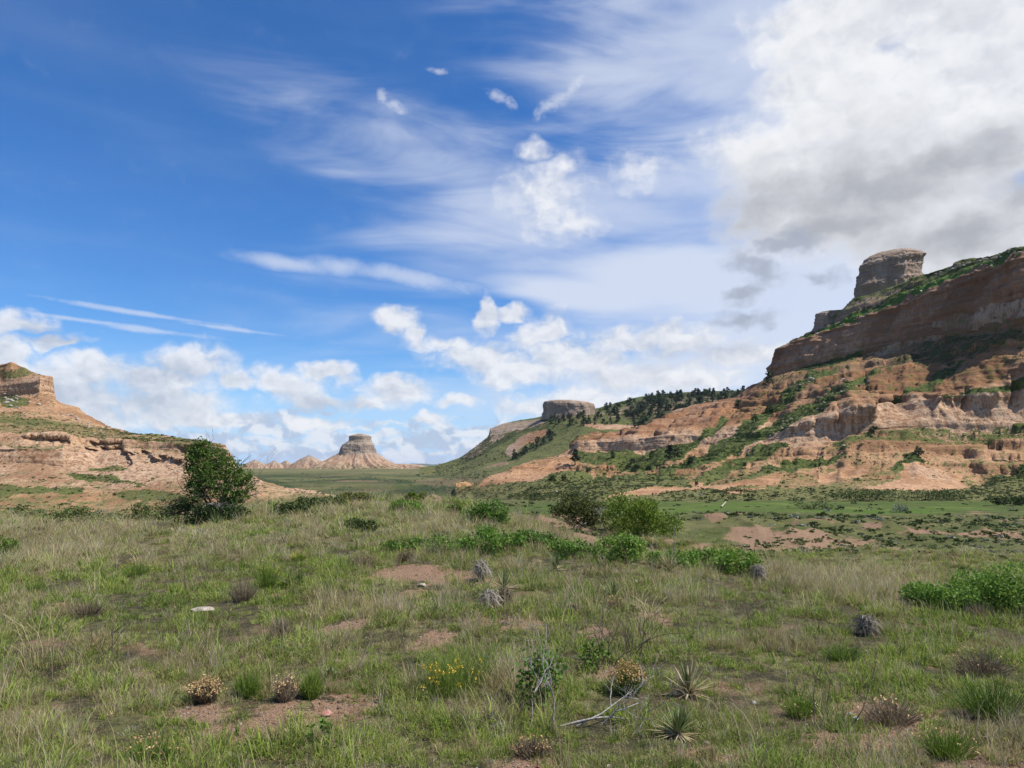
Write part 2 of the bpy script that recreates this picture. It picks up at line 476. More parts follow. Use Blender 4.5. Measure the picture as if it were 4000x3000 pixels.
def land_mat(name, sc=1.0, grey=False):
    """bare siltstone / sandstone with grass where the 'veg' attribute says so; 'red' and 'pale' tint the beds"""
    m, k, b = new_mat(name)
    geo = k.new('ShaderNodeNewGeometry')
    p = geo.outputs['Position']
    big = k.noise(p, 0.05 * sc, 5, 0.6)
    mid = k.noise(p, 0.35 * sc, 6, 0.65)
    fine = k.noise(p, 2.2 * sc, 5, 0.7)
    beds = k.noise(k.mapping(p, sc=(0.02 * sc, 0.02 * sc, 0.55 * sc)), 1.0, 5, 0.65)
    red, pale, veg, dry = k.attr('red'), k.attr('pale'), k.attr('veg'), k.attr('dry')
    run = k.noise(k.mapping(p, sc=(0.9 * sc, 0.9 * sc, 0.10 * sc)), 1.0, 4, 0.6)
    rock = k.mix(k.ss(k.m('ADD', k.m('MULTIPLY', beds, 0.5), k.m('MULTIPLY', mid, 0.5)), 0.38, 0.62), (0.31, 0.162, 0.076), (0.51, 0.310, 0.170))
    redc = k.mix(k.ss(beds, 0.40, 0.60), (0.135, 0.058, 0.024), (0.27, 0.125, 0.052))
    rock = k.mix(k.ss(k.m('ADD', red, k.m('MULTIPLY', k.m('SUBTRACT', mid, 0.5), 1.6)), 0.25, 0.75), rock, redc)
    palec = k.mix(k.ss(run, 0.36, 0.56), (0.24, 0.132, 0.075), k.mix(k.ss(mid, 0.3, 0.7), (0.39, 0.258, 0.160), (0.52, 0.372, 0.245)))
    rock = k.mix(k.ss(k.m('ADD', pale, k.m('MULTIPLY', k.m('SUBTRACT', big, 0.5), 0.8)), 0.2, 0.8), rock, palec)
    gr = k.attr('grey')
    rock = k.mix(gr, rock, k.mix(k.ss(beds, 0.38, 0.62), (0.20, 0.165, 0.135), (0.36, 0.30, 0.25)))
    rock = k.mix(k.ss(big, 0.42, 0.62, 0.0, 0.5), rock, k.mix(0.5, rock, (0.55, 0.37, 0.25)))
    rock = k.mix(k.ss(big, 0.50, 0.36, 0.0, 0.55), rock, (0.185, 0.098, 0.052))
    rock = k.mix(k.ss(fine, 0.55, 0.36, 0.0, 0.5), rock, (0.15, 0.075, 0.04))
    rock = k.mix(k.ss(run, 0.52, 0.36, 0.0, 0.42), rock, (0.20, 0.105, 0.06))
    rock = k.mix(k.ss(fine, 0.60, 0.72, 0.0, 0.35), rock, (0.62, 0.46, 0.33))
    g = k.mix(k.ss(mid, 0.35, 0.65), (0.046, 0.070, 0.015), (0.115, 0.132, 0.036))
    g = k.mix(k.ss(fine, 0.56, 0.36, 0, 0.75), g, (0.022, 0.034, 0.008))
    g = k.mix(dry, g, k.mix(fine, (0.20, 0.155, 0.07), (0.33, 0.26, 0.13)))
    g = k.mix(k.attr('lush'), g, k.mix(fine, (0.05, 0.115, 0.012), (0.085, 0.17, 0.022)))
    g = k.mix(k.attr('dark'), g, k.mix(mid, (0.022, 0.034, 0.010), (0.050, 0.060, 0.019)))
    vm = k.ss(k.m('ADD', veg, k.m('ADD', k.m('MULTIPLY', k.m('SUBTRACT', fine, 0.5), 1.9), k.m('MULTIPLY', k.m('SUBTRACT', mid, 0.5), 1.5))), 0.40, 0.60)
    c = k.mix(vm, rock, g)
    k.l.new(c, b.inputs['Base Color'])
    vo = k.new('ShaderNodeTexVoronoi', feature='DISTANCE_TO_EDGE')
    k.l.new(k.v('ADD', p, k.v('MULTIPLY', k.new('ShaderNodeTexNoise', {'Vector': p, 'Scale': 0.8 * sc}).outputs['Color'], (1.2 / sc, 1.2 / sc, 0.8 / sc))), vo.inputs['Vector'])
    vo.inputs['Scale'].default_value = 0.55 * sc
    crack = k.ss(vo.outputs['Distance'], 0.0, 0.12)
    hgt = k.m('ADD', k.m('ADD', k.m('MULTIPLY', crack, 0.07), k.m('MULTIPLY', mid, 0.7)), k.m('ADD', k.m('MULTIPLY', fine, 0.3), k.m('MULTIPLY', beds, 0.5)))
    bp = k.new('ShaderNodeBump', {'Height': hgt})
    bp.inputs['Strength'].default_value = 0.75
    bp.inputs['Distance'].default_value = 1.0 / sc
    k.l.new(bp.outputs[0], b.inputs['Normal'])
    return m


MAT_LAND = land_mat("bluff land", 1.0)
MAT_LEFT = land_mat("near bluff land", 2.4)
MAT_FAR = land_mat("far land", 0.3)


# ------------------------------------------------------------ lofted hills
def loft(rows, step, nsub, pxr, back=(40, -25)):
    """rows: list of (polyline [(px, py, D)...], dict(rough, veg, red, pale, grey, dry)), foot first.
    Between rows the surface is straight; then it is eroded. Returns V grid (nv, nu, 3) and attribute grids."""
    xs = np.arange(pxr[0], pxr[1] + 1, step, dtype=float)
    P, A = [], []
    keys = ('rough', 'veg', 'red', 'pale', 'grey', 'dry', 'lush', 'dark')
    for pl, at in rows:
        pl = np.array(pl, float)
        P.append(unproj(xs, np.interp(xs, pl[:, 0], pl[:, 1]), np.exp(np.interp(xs, pl[:, 0], np.log(pl[:, 2])))))
        A.append([at.get(q, 0.0) for q in keys])
    # the back of the hill
    for f in (1.0, 2.2):
        q = P[len(rows) - 1]
        e = 1 + back[0] * f / q[:, 1:2]
        P.append(np.concatenate([q[:, :2] * e, q[:, 2:] + back[1] * f * (1 + 0.4 * f)], 1))
        A.append([0.3, 0.7, 0, 0, 0, 0.2, 0, 0])
    # the foot rests on the ground, then goes down into it
    P[0][:, 2] = gz(P[0][:, 0], P[0][:, 1]) - 0.15
    P.insert(0, P[0] + np.array([0, -1.0, -9.0]))
    A.insert(0, A[0])
    P = np.array(P)
    A = np.array(A)
    nsub = [4] + list(nsub) + [6, 6]
    tt = np.concatenate([i + np.arange(n) / n for i, n in enumerate(nsub)] + [np.array([float(len(nsub))])])
    i0 = np.minimum(tt.astype(int), len(P) - 2)
    f = (tt - i0)[:, None, None]
    V = P[i0] * (1 - f) + P[i0 + 1] * f
    fa = (tt - i0)[:, None]
    AA = A[i0] * (1 - fa) + A[i0 + 1] * fa
    at = {q: np.repeat(AA[:, n][:, None], len(xs), 1) for n, q in enumerate(keys)}
    return V, at, tt - 1.0, xs


def grid_normals(V):
    du = np.gradient(V, axis=1)
    dv = np.gradient(V, axis=0)
    n = np.cross(du, dv)
    n /= np.maximum(np.linalg.norm(n, axis=-1, keepdims=True), 1e-9)
    return n


def erode(V, at, s, amp=1.0, seed=0.0, gully=1.0, strata=1.0):
    """displace a lofted grid along its own normal: lumps, gullies, hard beds, crumbs. s = size of a lump in metres"""
    n = grid_normals(V)
    x, y, z = V[..., 0] / s + seed, V[..., 1] / s, V[..., 2] / s
    r = at['rough']
    steep = 1 - np.abs(n[..., 2])
    d = 0.55 * fbm(x * 0.6, y * 0.6, z * 0.6, 4)
    d += gully * 0.45 * ridge(x * 1.1 + 0.3 * z, y * 1.1, z * 0.12, 3) * (0.35 + 0.65 * steep)
    bedz = z * 3.2 + 0.5 * fbm(x * 0.3, y * 0.3, o=2)
    d += strata * (0.22 * vnoise(bedz, bedz * 0 + 1.5 + 0.15 * x) + 0.15 * vnoise(bedz * 2.3, bedz * 0 + 7.5 + 0.2 * x)) * (0.3 + steep)
    d += 0.16 * fbm(x * 3.5, y * 3.5, z * 3.5, 4)
    return V + n * (d * r * amp)[..., None]


def terrace(V, step, mask, seed=0.0):
    """weather a slope into treads and small risers along its beds"""
    x, y, z = V[..., 0], V[..., 1], V[..., 2]
    w = z / step + 0.9 * fbm(x * 0.02 + seed, y * 0.02, o=3) + 0.25 * fbm(x * 0.15 + seed, y * 0.15, o=3)
    f = w - np.floor(w)
    s_ = np.clip((f - 0.62) / 0.30, 0, 1)
    s_ = s_ * s_ * (3 - 2 * s_)
    V = V.copy()
    V[..., 2] = z + step * (s_ - f) * mask
    return V


def paint(at, V, key, poly, val, jit=14, add=False):
    px, py = proj(V)
    j1, j2 = fbm(px * 0.02, py * 0.03, o=4), fbm(px * 0.02 + 50, py * 0.03 + 9, o=4)
    msk = in_poly(px + j1 * jit * 1.6, py + j2 * jit, poly)
    at[key] = np.where(msk, np.clip(at[key] + val, 0, 1) if add else val, at[key])


def put_land(name, V, at, mat, label=None, cat=None, kind=None, group=None):
    nv, nu = V.shape[:2]
    ar = {q: at[q].ravel() for q in ('veg', 'red', 'pale', 'grey', 'dry', 'lush', 'dark') if q in at}
    me = mesh_np(name, V.reshape(-1, 3), grid_faces(nu, nv), ar, mats=[mat])
    return tag(link(name, me), label, cat, group, kind)


# ------------------------------------------------------------ the ground
PATHS = [[(1640, 1938), (1700, 1932), (1775, 1968), (1700, 1975)], [(2060, 2036), (2190, 2050), (2300, 2088), (2470, 2125), (2400, 2142), (2270, 2116), (2140, 2072)]]
BARE = [(1180, 2800, 0.55, 0.40), (1330, 2760, 0.45, 0.30), (760, 2790, 0.35, 0.22), (930, 2870, 0.5, 0.2), (1600, 2240, 0.9, 0.9), (1780, 2260, 1.2, 0.8), (1640, 2330, 0.6, 0.5), (1700, 2500, 0.35, 0.45),
        (1900, 2420, 0.5, 0.4), (2100, 2440, 0.7, 0.4), (2330, 2470, 0.3, 0.3), (3450, 2790, 0.5, 0.30), (3330, 2900, 0.45, 0.25), (3600, 2870, 0.4, 0.2), (2350, 2620, 0.4, 0.3), (1320, 2460, 0.4, 0.3), (260, 2370, 0.5, 0.35),
        (2050, 2990, 0.3, 0.2), (2750, 2960, 0.4, 0.2), (1380, 2440, 0.3, 0.3), (2560, 2420, 0.5, 0.4), (3900, 2990, 0.5, 0.3), (560, 2640, 0.2, 0.15), (1000, 2580, 0.25, 0.2)]


def build_ground():
    nl, nt = 900, 760
    L = np.linspace(math.log(0.8), math.log(14000), nl)
    T = np.concatenate([np.linspace(-1.58, -0.8, 60)[:-1], np.linspace(-0.8, 0.8, nt - 118), np.linspace(0.8, 1.58, 60)[1:]])
    Y = np.exp(L)[:, None] * np.ones(len(T))[None, :]
    X = Y * T[None, :]
    Z = gz(X, Y)
    V = np.stack([X, Y, Z], -1)
    at = {q: np.zeros(X.shape) for q in ('veg', 'red', 'pale', 'grey', 'dry', 'lush', 'dark')}
    n1 = fbm(X * 0.35, Y * 0.35, o=4)
    n2 = fbm(X * 0.09 + 5, Y * 0.09, o=4)
    n3 = fbm(X * 0.02 + 9, Y * 0.011, o=5)
    near = 1 - sstep(Y, 34, 48)
    at['veg'] = 0.40 * near + (1 - near) * np.clip(0.86 + 0.9 * n2 + 0.35 * n1, 0, 1)
    at['red'] = np.clip(0.35 + 0.4 * n2, 0, 1)
    at['dry'] = np.clip(0.35 + 0.5 * n1, 0, 1) * near + (1 - near) * np.clip(0.10 + 0.45 * n2, 0, 0.6)
    # the mown-looking green meadow under the bluff
    far = sstep(Y, 150, 260)
    at['veg'] = at['veg'] * (1 - far) + far * np.clip(0.80 + 0.55 * n3, 0, 1)
    at['dry'] = at['dry'] * (1 - far) + far * np.clip(0.12 + 0.45 * n3 + 0.2 * sstep(Y, 500, 900), 0, 0.65)
    t = X / Y
    mead = sstep(t, -0.35, 0.0) * sstep(Y + 8 * n2, 96, 104) * (1 - sstep(Y + 10 * n2, 128, 138))
    at['lush'] = mead * np.clip(0.62 + 0.9 * n2 + 0.5 * n1, 0, 1)
    at['veg'] = np.maximum(at['veg'], mead)
    at['dry'] *= 1 - 0.6 * mead
    # bare bright knolls
    for (px, py, D, wx, wy, h) in MOUNDS:
        mx = (px - CX) / F * D
        g = np.exp(-((X - mx) / wx) ** 2 - ((Y - D + wy * 0.4) / wy) ** 2)
        at['veg'] = np.clip(at['veg'] - 0.60 * sstep(g, 0.3, 0.9) * np.clip(0.55 + 2.2 * fbm(X * 0.5, Y * 0.5, o=4), 0, 1.3), 0, 1)
    # dark low brush over the valley floor, with cloud shade painted into its green
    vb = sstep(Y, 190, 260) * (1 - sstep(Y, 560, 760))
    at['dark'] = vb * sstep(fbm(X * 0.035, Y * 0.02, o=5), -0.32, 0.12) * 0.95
    paint(at, V, 'veg', [(1600, 1880), (1830, 1850), (2150, 1850), (2080, 1890), (1700, 1896)], 0.52, 22)
    paint(at, V, 'veg', [(1130, 1895), (1560, 1880), (1530, 1900), (1150, 1915)], 0.60, 22)
    # pale path that runs out of the rise at the right of the middle
    paint(at, V, 'veg', [(1640, 1938), (1700, 1935), (1760, 1965), (1700, 1972)], 0.05, 8)
    paint(at, V, 'veg', [(2130, 2035), (2230, 2040), (2420, 2105), (2330, 2110), (2180, 2065)], 0.05, 8)
    at['pale'] = near * np.clip(0.80 + 0.6 * fbm(X * 1.1, Y * 1.1, o=4), 0, 1)          # thatch
    for poly in PATHS:
        paint(at, V, 'pale', poly, 0.0, 6)
        paint(at, V, 'veg', poly, 0.0, 6)
        paint(at, V, 'red', poly, 1.0 - 1.0, 6)
    for (px, py, rx, ry) in BARE:
        h = hit(px, py)
        e = ((X - h.x) / rx) ** 2 + ((Y - h.y) / (ry * 1.6)) ** 2 + 0.9 * fbm(X * 2.5, Y * 2.5, o=3)
        e = e * 1.5 + 0.7 * fbm(X * 9, Y * 9, o=2)
        m_ = 1 - sstep(e, 0.4, 1.4)
        at['pale'] *= 1 - m_
        at['veg'] *= 1 - m_
    for q in at:
        at[q] = np.clip(at[q], 0, 1)
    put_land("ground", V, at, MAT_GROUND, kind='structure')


def ground_mat():
    """near soil is red-brown with litter; farther out it is the same land as the bluffs' foot"""
    m, k, b = new_mat("prairie ground")
    p = k.new('ShaderNodeNewGeometry').outputs['Position']
    n0, n1, n2, n3 = k.noise(p, 0.12, 4), k.noise(p, 0.8, 5, 0.6), k.noise(p, 5, 5, 0.65), k.noise(p, 40, 4, 0.7)
    soil = k.mix(k.ss(n2, 0.3, 0.7), (0.115, 0.060, 0.034), (0.24, 0.140, 0.085))
    soil = k.mix(k.attr('red'), k.mix(0.5, soil, (0.33, 0.205, 0.130)), soil)
    soil = k.mix(k.ss(n3, 0.50, 0.68), soil, (0.30, 0.22, 0.14))
    soil = k.mix(k.ss(n3, 0.50, 0.34), soil, (0.055, 0.036, 0.022))
    n4 = k.noise(p, 160, 2, 0.6)
    soil = k.mix(k.ss(n4, 0.60, 0.70), soil, (0.36, 0.27, 0.19))
    soil = k.mix(k.ss(n4, 0.40, 0.30), soil, (0.06, 0.04, 0.026))
    th = k.mix(k.ss(n2, 0.3, 0.7), (0.022, 0.022, 0.010), (0.066, 0.057, 0.028))
    th = k.mix(k.ss(n3, 0.54, 0.68), th, (0.22, 0.18, 0.10))
    soil = k.mix(k.ss(k.m('ADD', k.attr('pale'), k.m('MULTIPLY', k.m('SUBTRACT', n2, 0.5), 1.0)), 0.35, 0.65), soil, th)
    g = k.mix(k.ss(n1, 0.3, 0.7), (0.036, 0.054, 0.012), (0.085, 0.100, 0.028))
    g = k.mix(k.ss(n2, 0.55, 0.3, 0, 0.7), g, (0.03, 0.043, 0.012))
    g = k.mix(k.attr('dry'), g, k.mix(n2, (0.17, 0.13, 0.06), (0.30, 0.24, 0.12)))
    g = k.mix(k.attr('lush'), g, k.mix(n2, (0.034, 0.075, 0.009), (0.085, 0.130, 0.020)))
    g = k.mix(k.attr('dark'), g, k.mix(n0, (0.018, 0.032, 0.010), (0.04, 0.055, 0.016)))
    st = k.noise(k.mapping(p, sc=(0.10, 0.45, 1)), 1.0, 5, 0.65)
    g = k.mix(k.m('MULTIPLY', k.attr('lush'), k.ss(st, 0.52, 0.66, 0.0, 0.6)), g, (0.19, 0.17, 0.065))
    vm = k.ss(k.m('ADD', k.attr('veg'), k.m('ADD', k.m('MULTIPLY', k.m('SUBTRACT', n1, 0.5), 0.9), k.m('MULTIPLY', k.m('SUBTRACT', n2, 0.5), 0.8))), 0.36, 0.62)
    k.l.new(k.mix(vm, soil, g), b.inputs['Base Color'])
    bp = k.new('ShaderNodeBump', {'Height': k.m('ADD', k.m('MULTIPLY', n2, 0.6), k.m('MULTIPLY', n3, 0.4))})
    bp.inputs['Strength'].default_value = 0.8
    bp.inputs['Distance'].default_value = 0.08
    k.l.new(bp.outputs[0], b.inputs['Normal'])
    return m


MAT_GROUND = ground_mat()
build_ground()


def R(pts, **at):
    return (pts, at)


LAND = {}


# ------------------------------------------------------------ the bluff on the right
def build_right():
    rows = [
        R([(1780, 1955, 190), (1853, 1912, 190), (2111, 1912, 150), (2388, 1950, 140), (2700, 1945, 140), (3363, 1950, 140), (4000, 1952, 138), (4700, 1950, 138)], rough=0.25, veg=0.9, dry=0.3),
        R([(1780, 1925, 215), (1853, 1904, 205), (1950, 1880, 200), (2111, 1882, 180), (2388, 1915, 158), (2700, 1893, 156), (3031, 1900, 155), (3363, 1902, 154), (3827, 1902, 152), (4700, 1880, 150)], rough=0.5, veg=0.55, dry=0.25, red=0.3),
        R([(1780, 1890, 240), (1853, 1895, 235), (1925, 1872, 235), (2000, 1846, 235), (2229, 1838, 225), (2500, 1832, 205), (2700, 1828, 190), (3031, 1842, 178), (3363, 1850, 172), (3827, 1850, 170), (4700, 1830, 168)], rough=1.1, veg=0.40, red=0.45),
        R([(1780, 1892, 250), (1853, 1890, 245), (1925, 1866, 245), (2000, 1834, 240), (2229, 1808, 235), (2500, 1795, 215), (2700, 1790, 202), (3031, 1800, 188), (3363, 1800, 180), (3827, 1795, 177), (4700, 1770, 175)], rough=1.4, veg=0.34, red=0.5),
        R([(1780, 1896, 270), (1853, 1893, 265), (1925, 1869, 265), (2000, 1838, 262), (2229, 1778, 262), (2258, 1764, 260), (2346, 1762, 256), (2493, 1759, 240), (2582, 1746, 232), (2728, 1735, 225), (3018, 1714, 205), (3164, 1701, 198), (3363, 1691, 194), (3495, 1678, 192), (3661, 1668, 190), (4000, 1654, 188), (4700, 1640, 185)], rough=0.7, veg=0.10, red=0.35, pale=0.65),
        R([(1780, 1900, 275), (1853, 1897, 268), (1925, 1873, 268), (2000, 1842, 266), (2229, 1773, 266), (2258, 1733, 262), (2346, 1727, 258), (2493, 1717, 243), (2582, 1698, 236), (2728, 1700, 230), (3018, 1684, 208), (3098, 1664, 204), (3164, 1644, 202), (3270, 1618, 199), (3316, 1591, 198), (3429, 1588, 198), (3475, 1598, 197), (3562, 1588, 197), (3628, 1558, 196), (3681, 1548, 195), (3787, 1538, 194), (3893, 1528, 194), (4000, 1522, 192), (4700, 1500, 190)], rough=0.7, pale=0.75, veg=0.05, red=0.3),
        R([(1780, 1904, 280), (1853, 1901, 272), (1925, 1877, 272), (2000, 1846, 270), (2229, 1770, 270), (2258, 1722, 268), (2346, 1712, 266), (2493, 1690, 254), (2582, 1668, 250), (2728, 1660, 245), (3018, 1640, 225), (3098, 1600, 222), (3164, 1590, 218), (3270, 1560, 214), (3316, 1545, 212), (3429, 1540, 212), (3562, 1530, 214), (3681, 1516, 210), (3787, 1500, 208), (3893, 1480, 208), (4000, 1440, 206), (4700, 1420, 204)], rough=1.4, veg=0.30, red=0.75),
        R([(1780, 1908, 285), (1853, 1905, 280), (1925, 1881, 280), (2000, 1850, 280), (2229, 1768, 280), (2258, 1719, 290), (2346, 1705, 290), (2493, 1676, 285), (2582, 1640, 280), (2728, 1612, 275), (2875, 1590, 270), (2949, 1560, 262), (3018, 1545, 254), (3098, 1510, 250), (3230, 1480, 246), (3363, 1465, 244), (3495, 1450, 240), (3628, 1434, 238), (3761, 1402, 230), (3860, 1384, 226), (4000, 1366, 222), (4700, 1340, 220)], rough=1.6, veg=0.32, red=0.8),
        R([(1780, 1912, 300), (1853, 1909, 300), (1925, 1885, 300), (2000, 1854, 300), (2229, 1766, 300), (2258, 1747, 320), (2323, 1712, 325), (2488, 1703, 325), (2552, 1670, 320), (2599, 1629, 316), (2629, 1612, 316), (2758, 1582, 312), (2875, 1556, 306), (2949, 1512, 295), (3011, 1472, 287), (3098, 1446, 283), (3230, 1419, 280), (3363, 1392, 278), (3495, 1360, 276), (3628, 1326, 274), (3761, 1306, 270), (4000, 1273, 264), (4700, 1220, 260)], rough=1.5, veg=0.36, red=0.8, grey=0.1),
        R([(1780, 1914, 310), (1853, 1911, 310), (2000, 1856, 310), (2229, 1767, 312), (2258, 1748, 322), (2323, 1713, 327), (2488, 1704, 327), (2552, 1671, 322), (2599, 1630, 318), (2629, 1613, 318), (2758, 1583, 314), (2875, 1557, 308), (2949, 1510, 297), (2980, 1474, 294), (2998, 1457, 293), (3018, 1404, 291), (3038, 1364, 290), (3098, 1336, 291), (3181, 1310, 292), (3270, 1280, 292), (3363, 1247, 292), (3495, 1194, 291), (3628, 1134, 289), (3761, 1081, 287), (4000, 995, 284), (4700, 800, 280)], rough=1.7, pale=0.12, red=0.62, veg=-0.15, grey=0.10),
        R([(1780, 1916, 320), (1853, 1913, 320), (2000, 1858, 320), (2229, 1769, 322), (2258, 1750, 332), (2323, 1715, 337), (2488, 1706, 337), (2552, 1673, 332), (2599, 1632, 328), (2629, 1615, 328), (2758, 1585, 324), (2875, 1559, 318), (2949, 1512, 302), (2998, 1459, 299), (3038, 1364, 296), (3098, 1332, 300), (3181, 1280, 306), (3230, 1262, 308), (3283, 1212, 309), (3330, 1172, 311), (3420, 1146, 312), (3520, 1108, 313), (3600, 1073, 314), (3641, 1059, 314), (3721, 1039, 312), (3787, 1013, 311), (3893, 993, 308), (4000, 963, 306), (4700, 790, 300)], rough=1.5, veg=0.75, grey=0.9),
    ]
    # the upper tiers swing towards the viewer at the right, so the high cliff looks away from the sun
    for i, fr in ((6, 0.94), (7, 0.90), (8, 0.77), (9, 0.735), (10, 0.73)):
        pl = []
        for (a, b, d) in rows[i][0]:
            nose = 1.12 if i >= 8 else 1.02
            pl.append((a, b, d * np.interp(a, [2500, 3000, 4000, 4700], [1, nose, fr, fr - 0.08])))
        rows[i] = (pl, rows[i][1])
    V, at, tt, xs = loft(rows, 4, [10, 14, 18, 28, 34, 22, 28, 28, 44, 22], (1780, 4700), (45, -30))
    # every band of grass, bare bed and painted shade keeps to its own place on the slope
    def g(poly, v=0.95, jit=14, key='veg'):
        paint(at, V, key, poly, v * 1.3 if key == 'veg' and v >= 0.6 else v, jit)
    g([(1780, 1960), (2380, 1900), (2760, 1890), (3100, 1908), (3500, 1905), (4000, 1900), (4700, 1900), (4700, 1990), (1780, 1990)], 0.9)
    g([(2350, 1950), (2420, 1925), (2640, 1884), (2760, 1850), (2780, 1860), (2740, 1900), (2560, 1930)], 0.0, 10)          # pale wash
    g([(2650, 1905), (2900, 1880), (3060, 1868), (3040, 1890), (2800, 1912)], 0.0, 10)
    g([(2800, 1915), (2960, 1903), (3000, 1908), (2880, 1928)], 0.0, 8)
    g([(3330, 1912), (3500, 1890), (3760, 1895), (3800, 1912), (3600, 1918)], 0.0, 8)
    g([(1900, 1892), (2200, 1850), (2500, 1850), (2680, 1850), (2700, 1890), (2300, 1920)], 0.75)
    # long diagonal grass strips
    g([(2560, 1860), (2700, 1790), (2870, 1690), (2990, 1600), (3080, 1530), (3160, 1460), (3270, 1440), (3180, 1490), (3100, 1560), (2990, 1650), (2850, 1750), (2740, 1820)], 0.85)
    g([(2700, 1830), (2820, 1770), (2940, 1690), (3090, 1620), (3220, 1560), (3330, 1500), (3440, 1440), (3420, 1470), (3300, 1550), (3180, 1620), (3050, 1680), (2920, 1740), (2800, 1810)], 0.8)
    g([(2500, 1830), (2640, 1740), (2760, 1680), (2820, 1640), (2850, 1650), (2700, 1760), (2600, 1830)], 0.78)
    g([(2700, 1870), (2860, 1800), (2960, 1740), (3040, 1720), (3080, 1735), (3000, 1790), (2880, 1835), (2790, 1870)], 0.62)
    g([(3200, 1760), (3300, 1710), (3420, 1700), (3560, 1680), (3700, 1672), (4000, 1660), (4300, 1660), (4300, 1700), (3960, 1720), (3750, 1710), (3500, 1730), (3300, 1762)], 0.56)
    g([(2850, 1890), (3100, 1800), (3300, 1770), (3320, 1790), (3100, 1840), (2950, 1880)], 0.7)
    g([(3480, 1860), (3560, 1800), (3600, 1790), (3590, 1830), (3500, 1880)], 0.75)
    g([(3820, 1880), (3900, 1850), (4000, 1830), (4300, 1820), (4300, 1910), (3900, 1915)], 0.85)
    g([(3500, 1570), (3600, 1500), (3680, 1440), (3760, 1400), (3740, 1440), (3660, 1500), (3560, 1575)], 0.62)
    g([(3660, 1545), (3800, 1520), (3950, 1512), (4000, 1500), (4300, 1480), (4300, 1510), (4000, 1522), (3700, 1552)], 0.72, 8)
    g([(3960, 1500), (4000, 1492), (4060, 1500), (4040, 1525), (3960, 1520)], 1.0, 6)
    g([(3395, 1462), (3500, 1400), (3600, 1345), (3720, 1315), (3860, 1310), (4000, 1285), (4400, 1250), (4400, 1300), (4000, 1350), (3860, 1385), (3780, 1400), (3640, 1430), (3520, 1432), (3450, 1455)], 0.55)
    g([(3395, 1462), (3500, 1400), (3600, 1345), (3720, 1315), (3860, 1310), (4000, 1285), (4400, 1250), (4400, 1300), (4000, 1350), (3860, 1385), (3780, 1400), (3640, 1430), (3520, 1432), (3450, 1455)], 0.7, 14, 'dark')  # shadow of the high cliff put into the slope's green
    g([(3060, 1445), (3200, 1420), (3290, 1395), (3390, 1370), (3350, 1400), (3230, 1440)], 0.72)
    g([(3060, 1445), (3200, 1420), (3290, 1395), (3390, 1370), (3350, 1400), (3230, 1440)], 0.5, 14, 'dark')  # cliff shade painted into the grass along its foot
    bench = [(3100, 1332), (3181, 1308), (3270, 1278), (3363, 1245), (3495, 1192), (3628, 1132), (3761, 1079), (4000, 993), (4700, 798), (4700, 700), (4000, 975), (3893, 1003), (3787, 1028), (3721, 1052), (3641, 1078), (3520, 1140), (3420, 1188), (3330, 1226), (3230, 1276)]
    g(bench, 0.62, 16)
    g([(3100, 1340), (3230, 1300), (3363, 1255), (3495, 1200), (3628, 1140), (3761, 1088), (4000, 1002), (4700, 800), (4700, 780), (4000, 985), (3761, 1065), (3628, 1112), (3495, 1172), (3363, 1225), (3230, 1275)], 0.85, 8, 'lush')
    # bare cliff bed, then the pale tongue in it
    g([(3040, 1420), (3240, 1360), (3500, 1290), (3380, 1380), (3240, 1410)], 0.5, 10, 'red')
    g([(3370, 1390), (3480, 1350), (3640, 1315), (3690, 1308), (3660, 1332), (3560, 1350), (3450, 1388)], 0.8, 8, 'pale')
    g([(3560, 1290), (3800, 1220), (4050, 1150), (4050, 1225), (3800, 1285)], 0.7, 20, 'pale')
    g([(3010, 1440), (3050, 1370), (3250, 1330), (3290, 1340), (3220, 1370), (3080, 1430)], 0.4, 14, 'pale')
    g([(3200, 1620), (4300, 1400), (4300, 1380), (3790, 1400), (3500, 1460), (3300, 1540)], 0.0, 10, 'pale')
    g([(2700, 1880), (3200, 1790), (3600, 1760), (4300, 1740), (4300, 1900), (3700, 1905), (3100, 1905)], 0.0, 20, 'red')
    g([(3640, 1760), (4300, 1730), (4300, 1850), (3800, 1860)], 0.30, 30, 'pale')
    g([(2640, 1900), (2900, 1850), (3050, 1800), (3150, 1800), (3000, 1870), (2800, 1900)], 0.25, 30, 'pale')
    # the low pale cliffs at the foot
    g([(3530, 1852), (3700, 1845), (3740, 1890), (3560, 1885)], 0.6, 8, 'pale')
    g([(3520, 1840), (3760, 1840), (3760, 1892), (3520, 1890)], 0.05, 6)
    g([(3180, 1868), (3290, 1838), (3400, 1845), (3380, 1880), (3200, 1888)], 0.1, 8)
    # the red ridge at the left, green ground before it
    g([(2258, 1745), (2640, 1610), (2960, 1510), (2990, 1530), (2860, 1600), (2760, 1680), (2700, 1735), (2258, 1768)], 0.05, 6)
    g([(2258, 1735), (2490, 1715), (2600, 1690), (2590, 1750), (2258, 1765)], 0.55, 8, 'pale')
    g([(2230, 1770), (2480, 1764), (2600, 1750), (2640, 1760), (2500, 1830), (2380, 1810), (2260, 1800)], 0.6, 10)
    g([(2000, 1834), (2230, 1806), (2240, 1840), (2080, 1880), (1900, 1890), (1850, 1906), (1925, 1868)], 0.08, 8)
    rgh = at['rough']
    # notches and buttresses in the pale cliff, deep gullies in the slopes
    px, py = proj(V)
    band = sstep(tt, 4.2, 5.0)[:, None] * (1 - sstep(tt, 5.3, 6.2))[:, None]
    cut = np.zeros(px.shape)
    for cx, w, dpt in ((3275, 14, 3), (3450, 40, 5), (3555, 60, 6), (3780, 9, 4), (3650, 12, -3), (3180, 14, 2.5), (3360, 60, -2.5), (3860, 60, -2), (2420, 20, 2), (2330, 14, 1.5), (3960, 20, 3)):
        cut -= dpt * np.exp(-((xs[None, :] + 5 * fbm(tt * 3, tt * 0 + cx)[:, None] - cx) / w) ** 2)
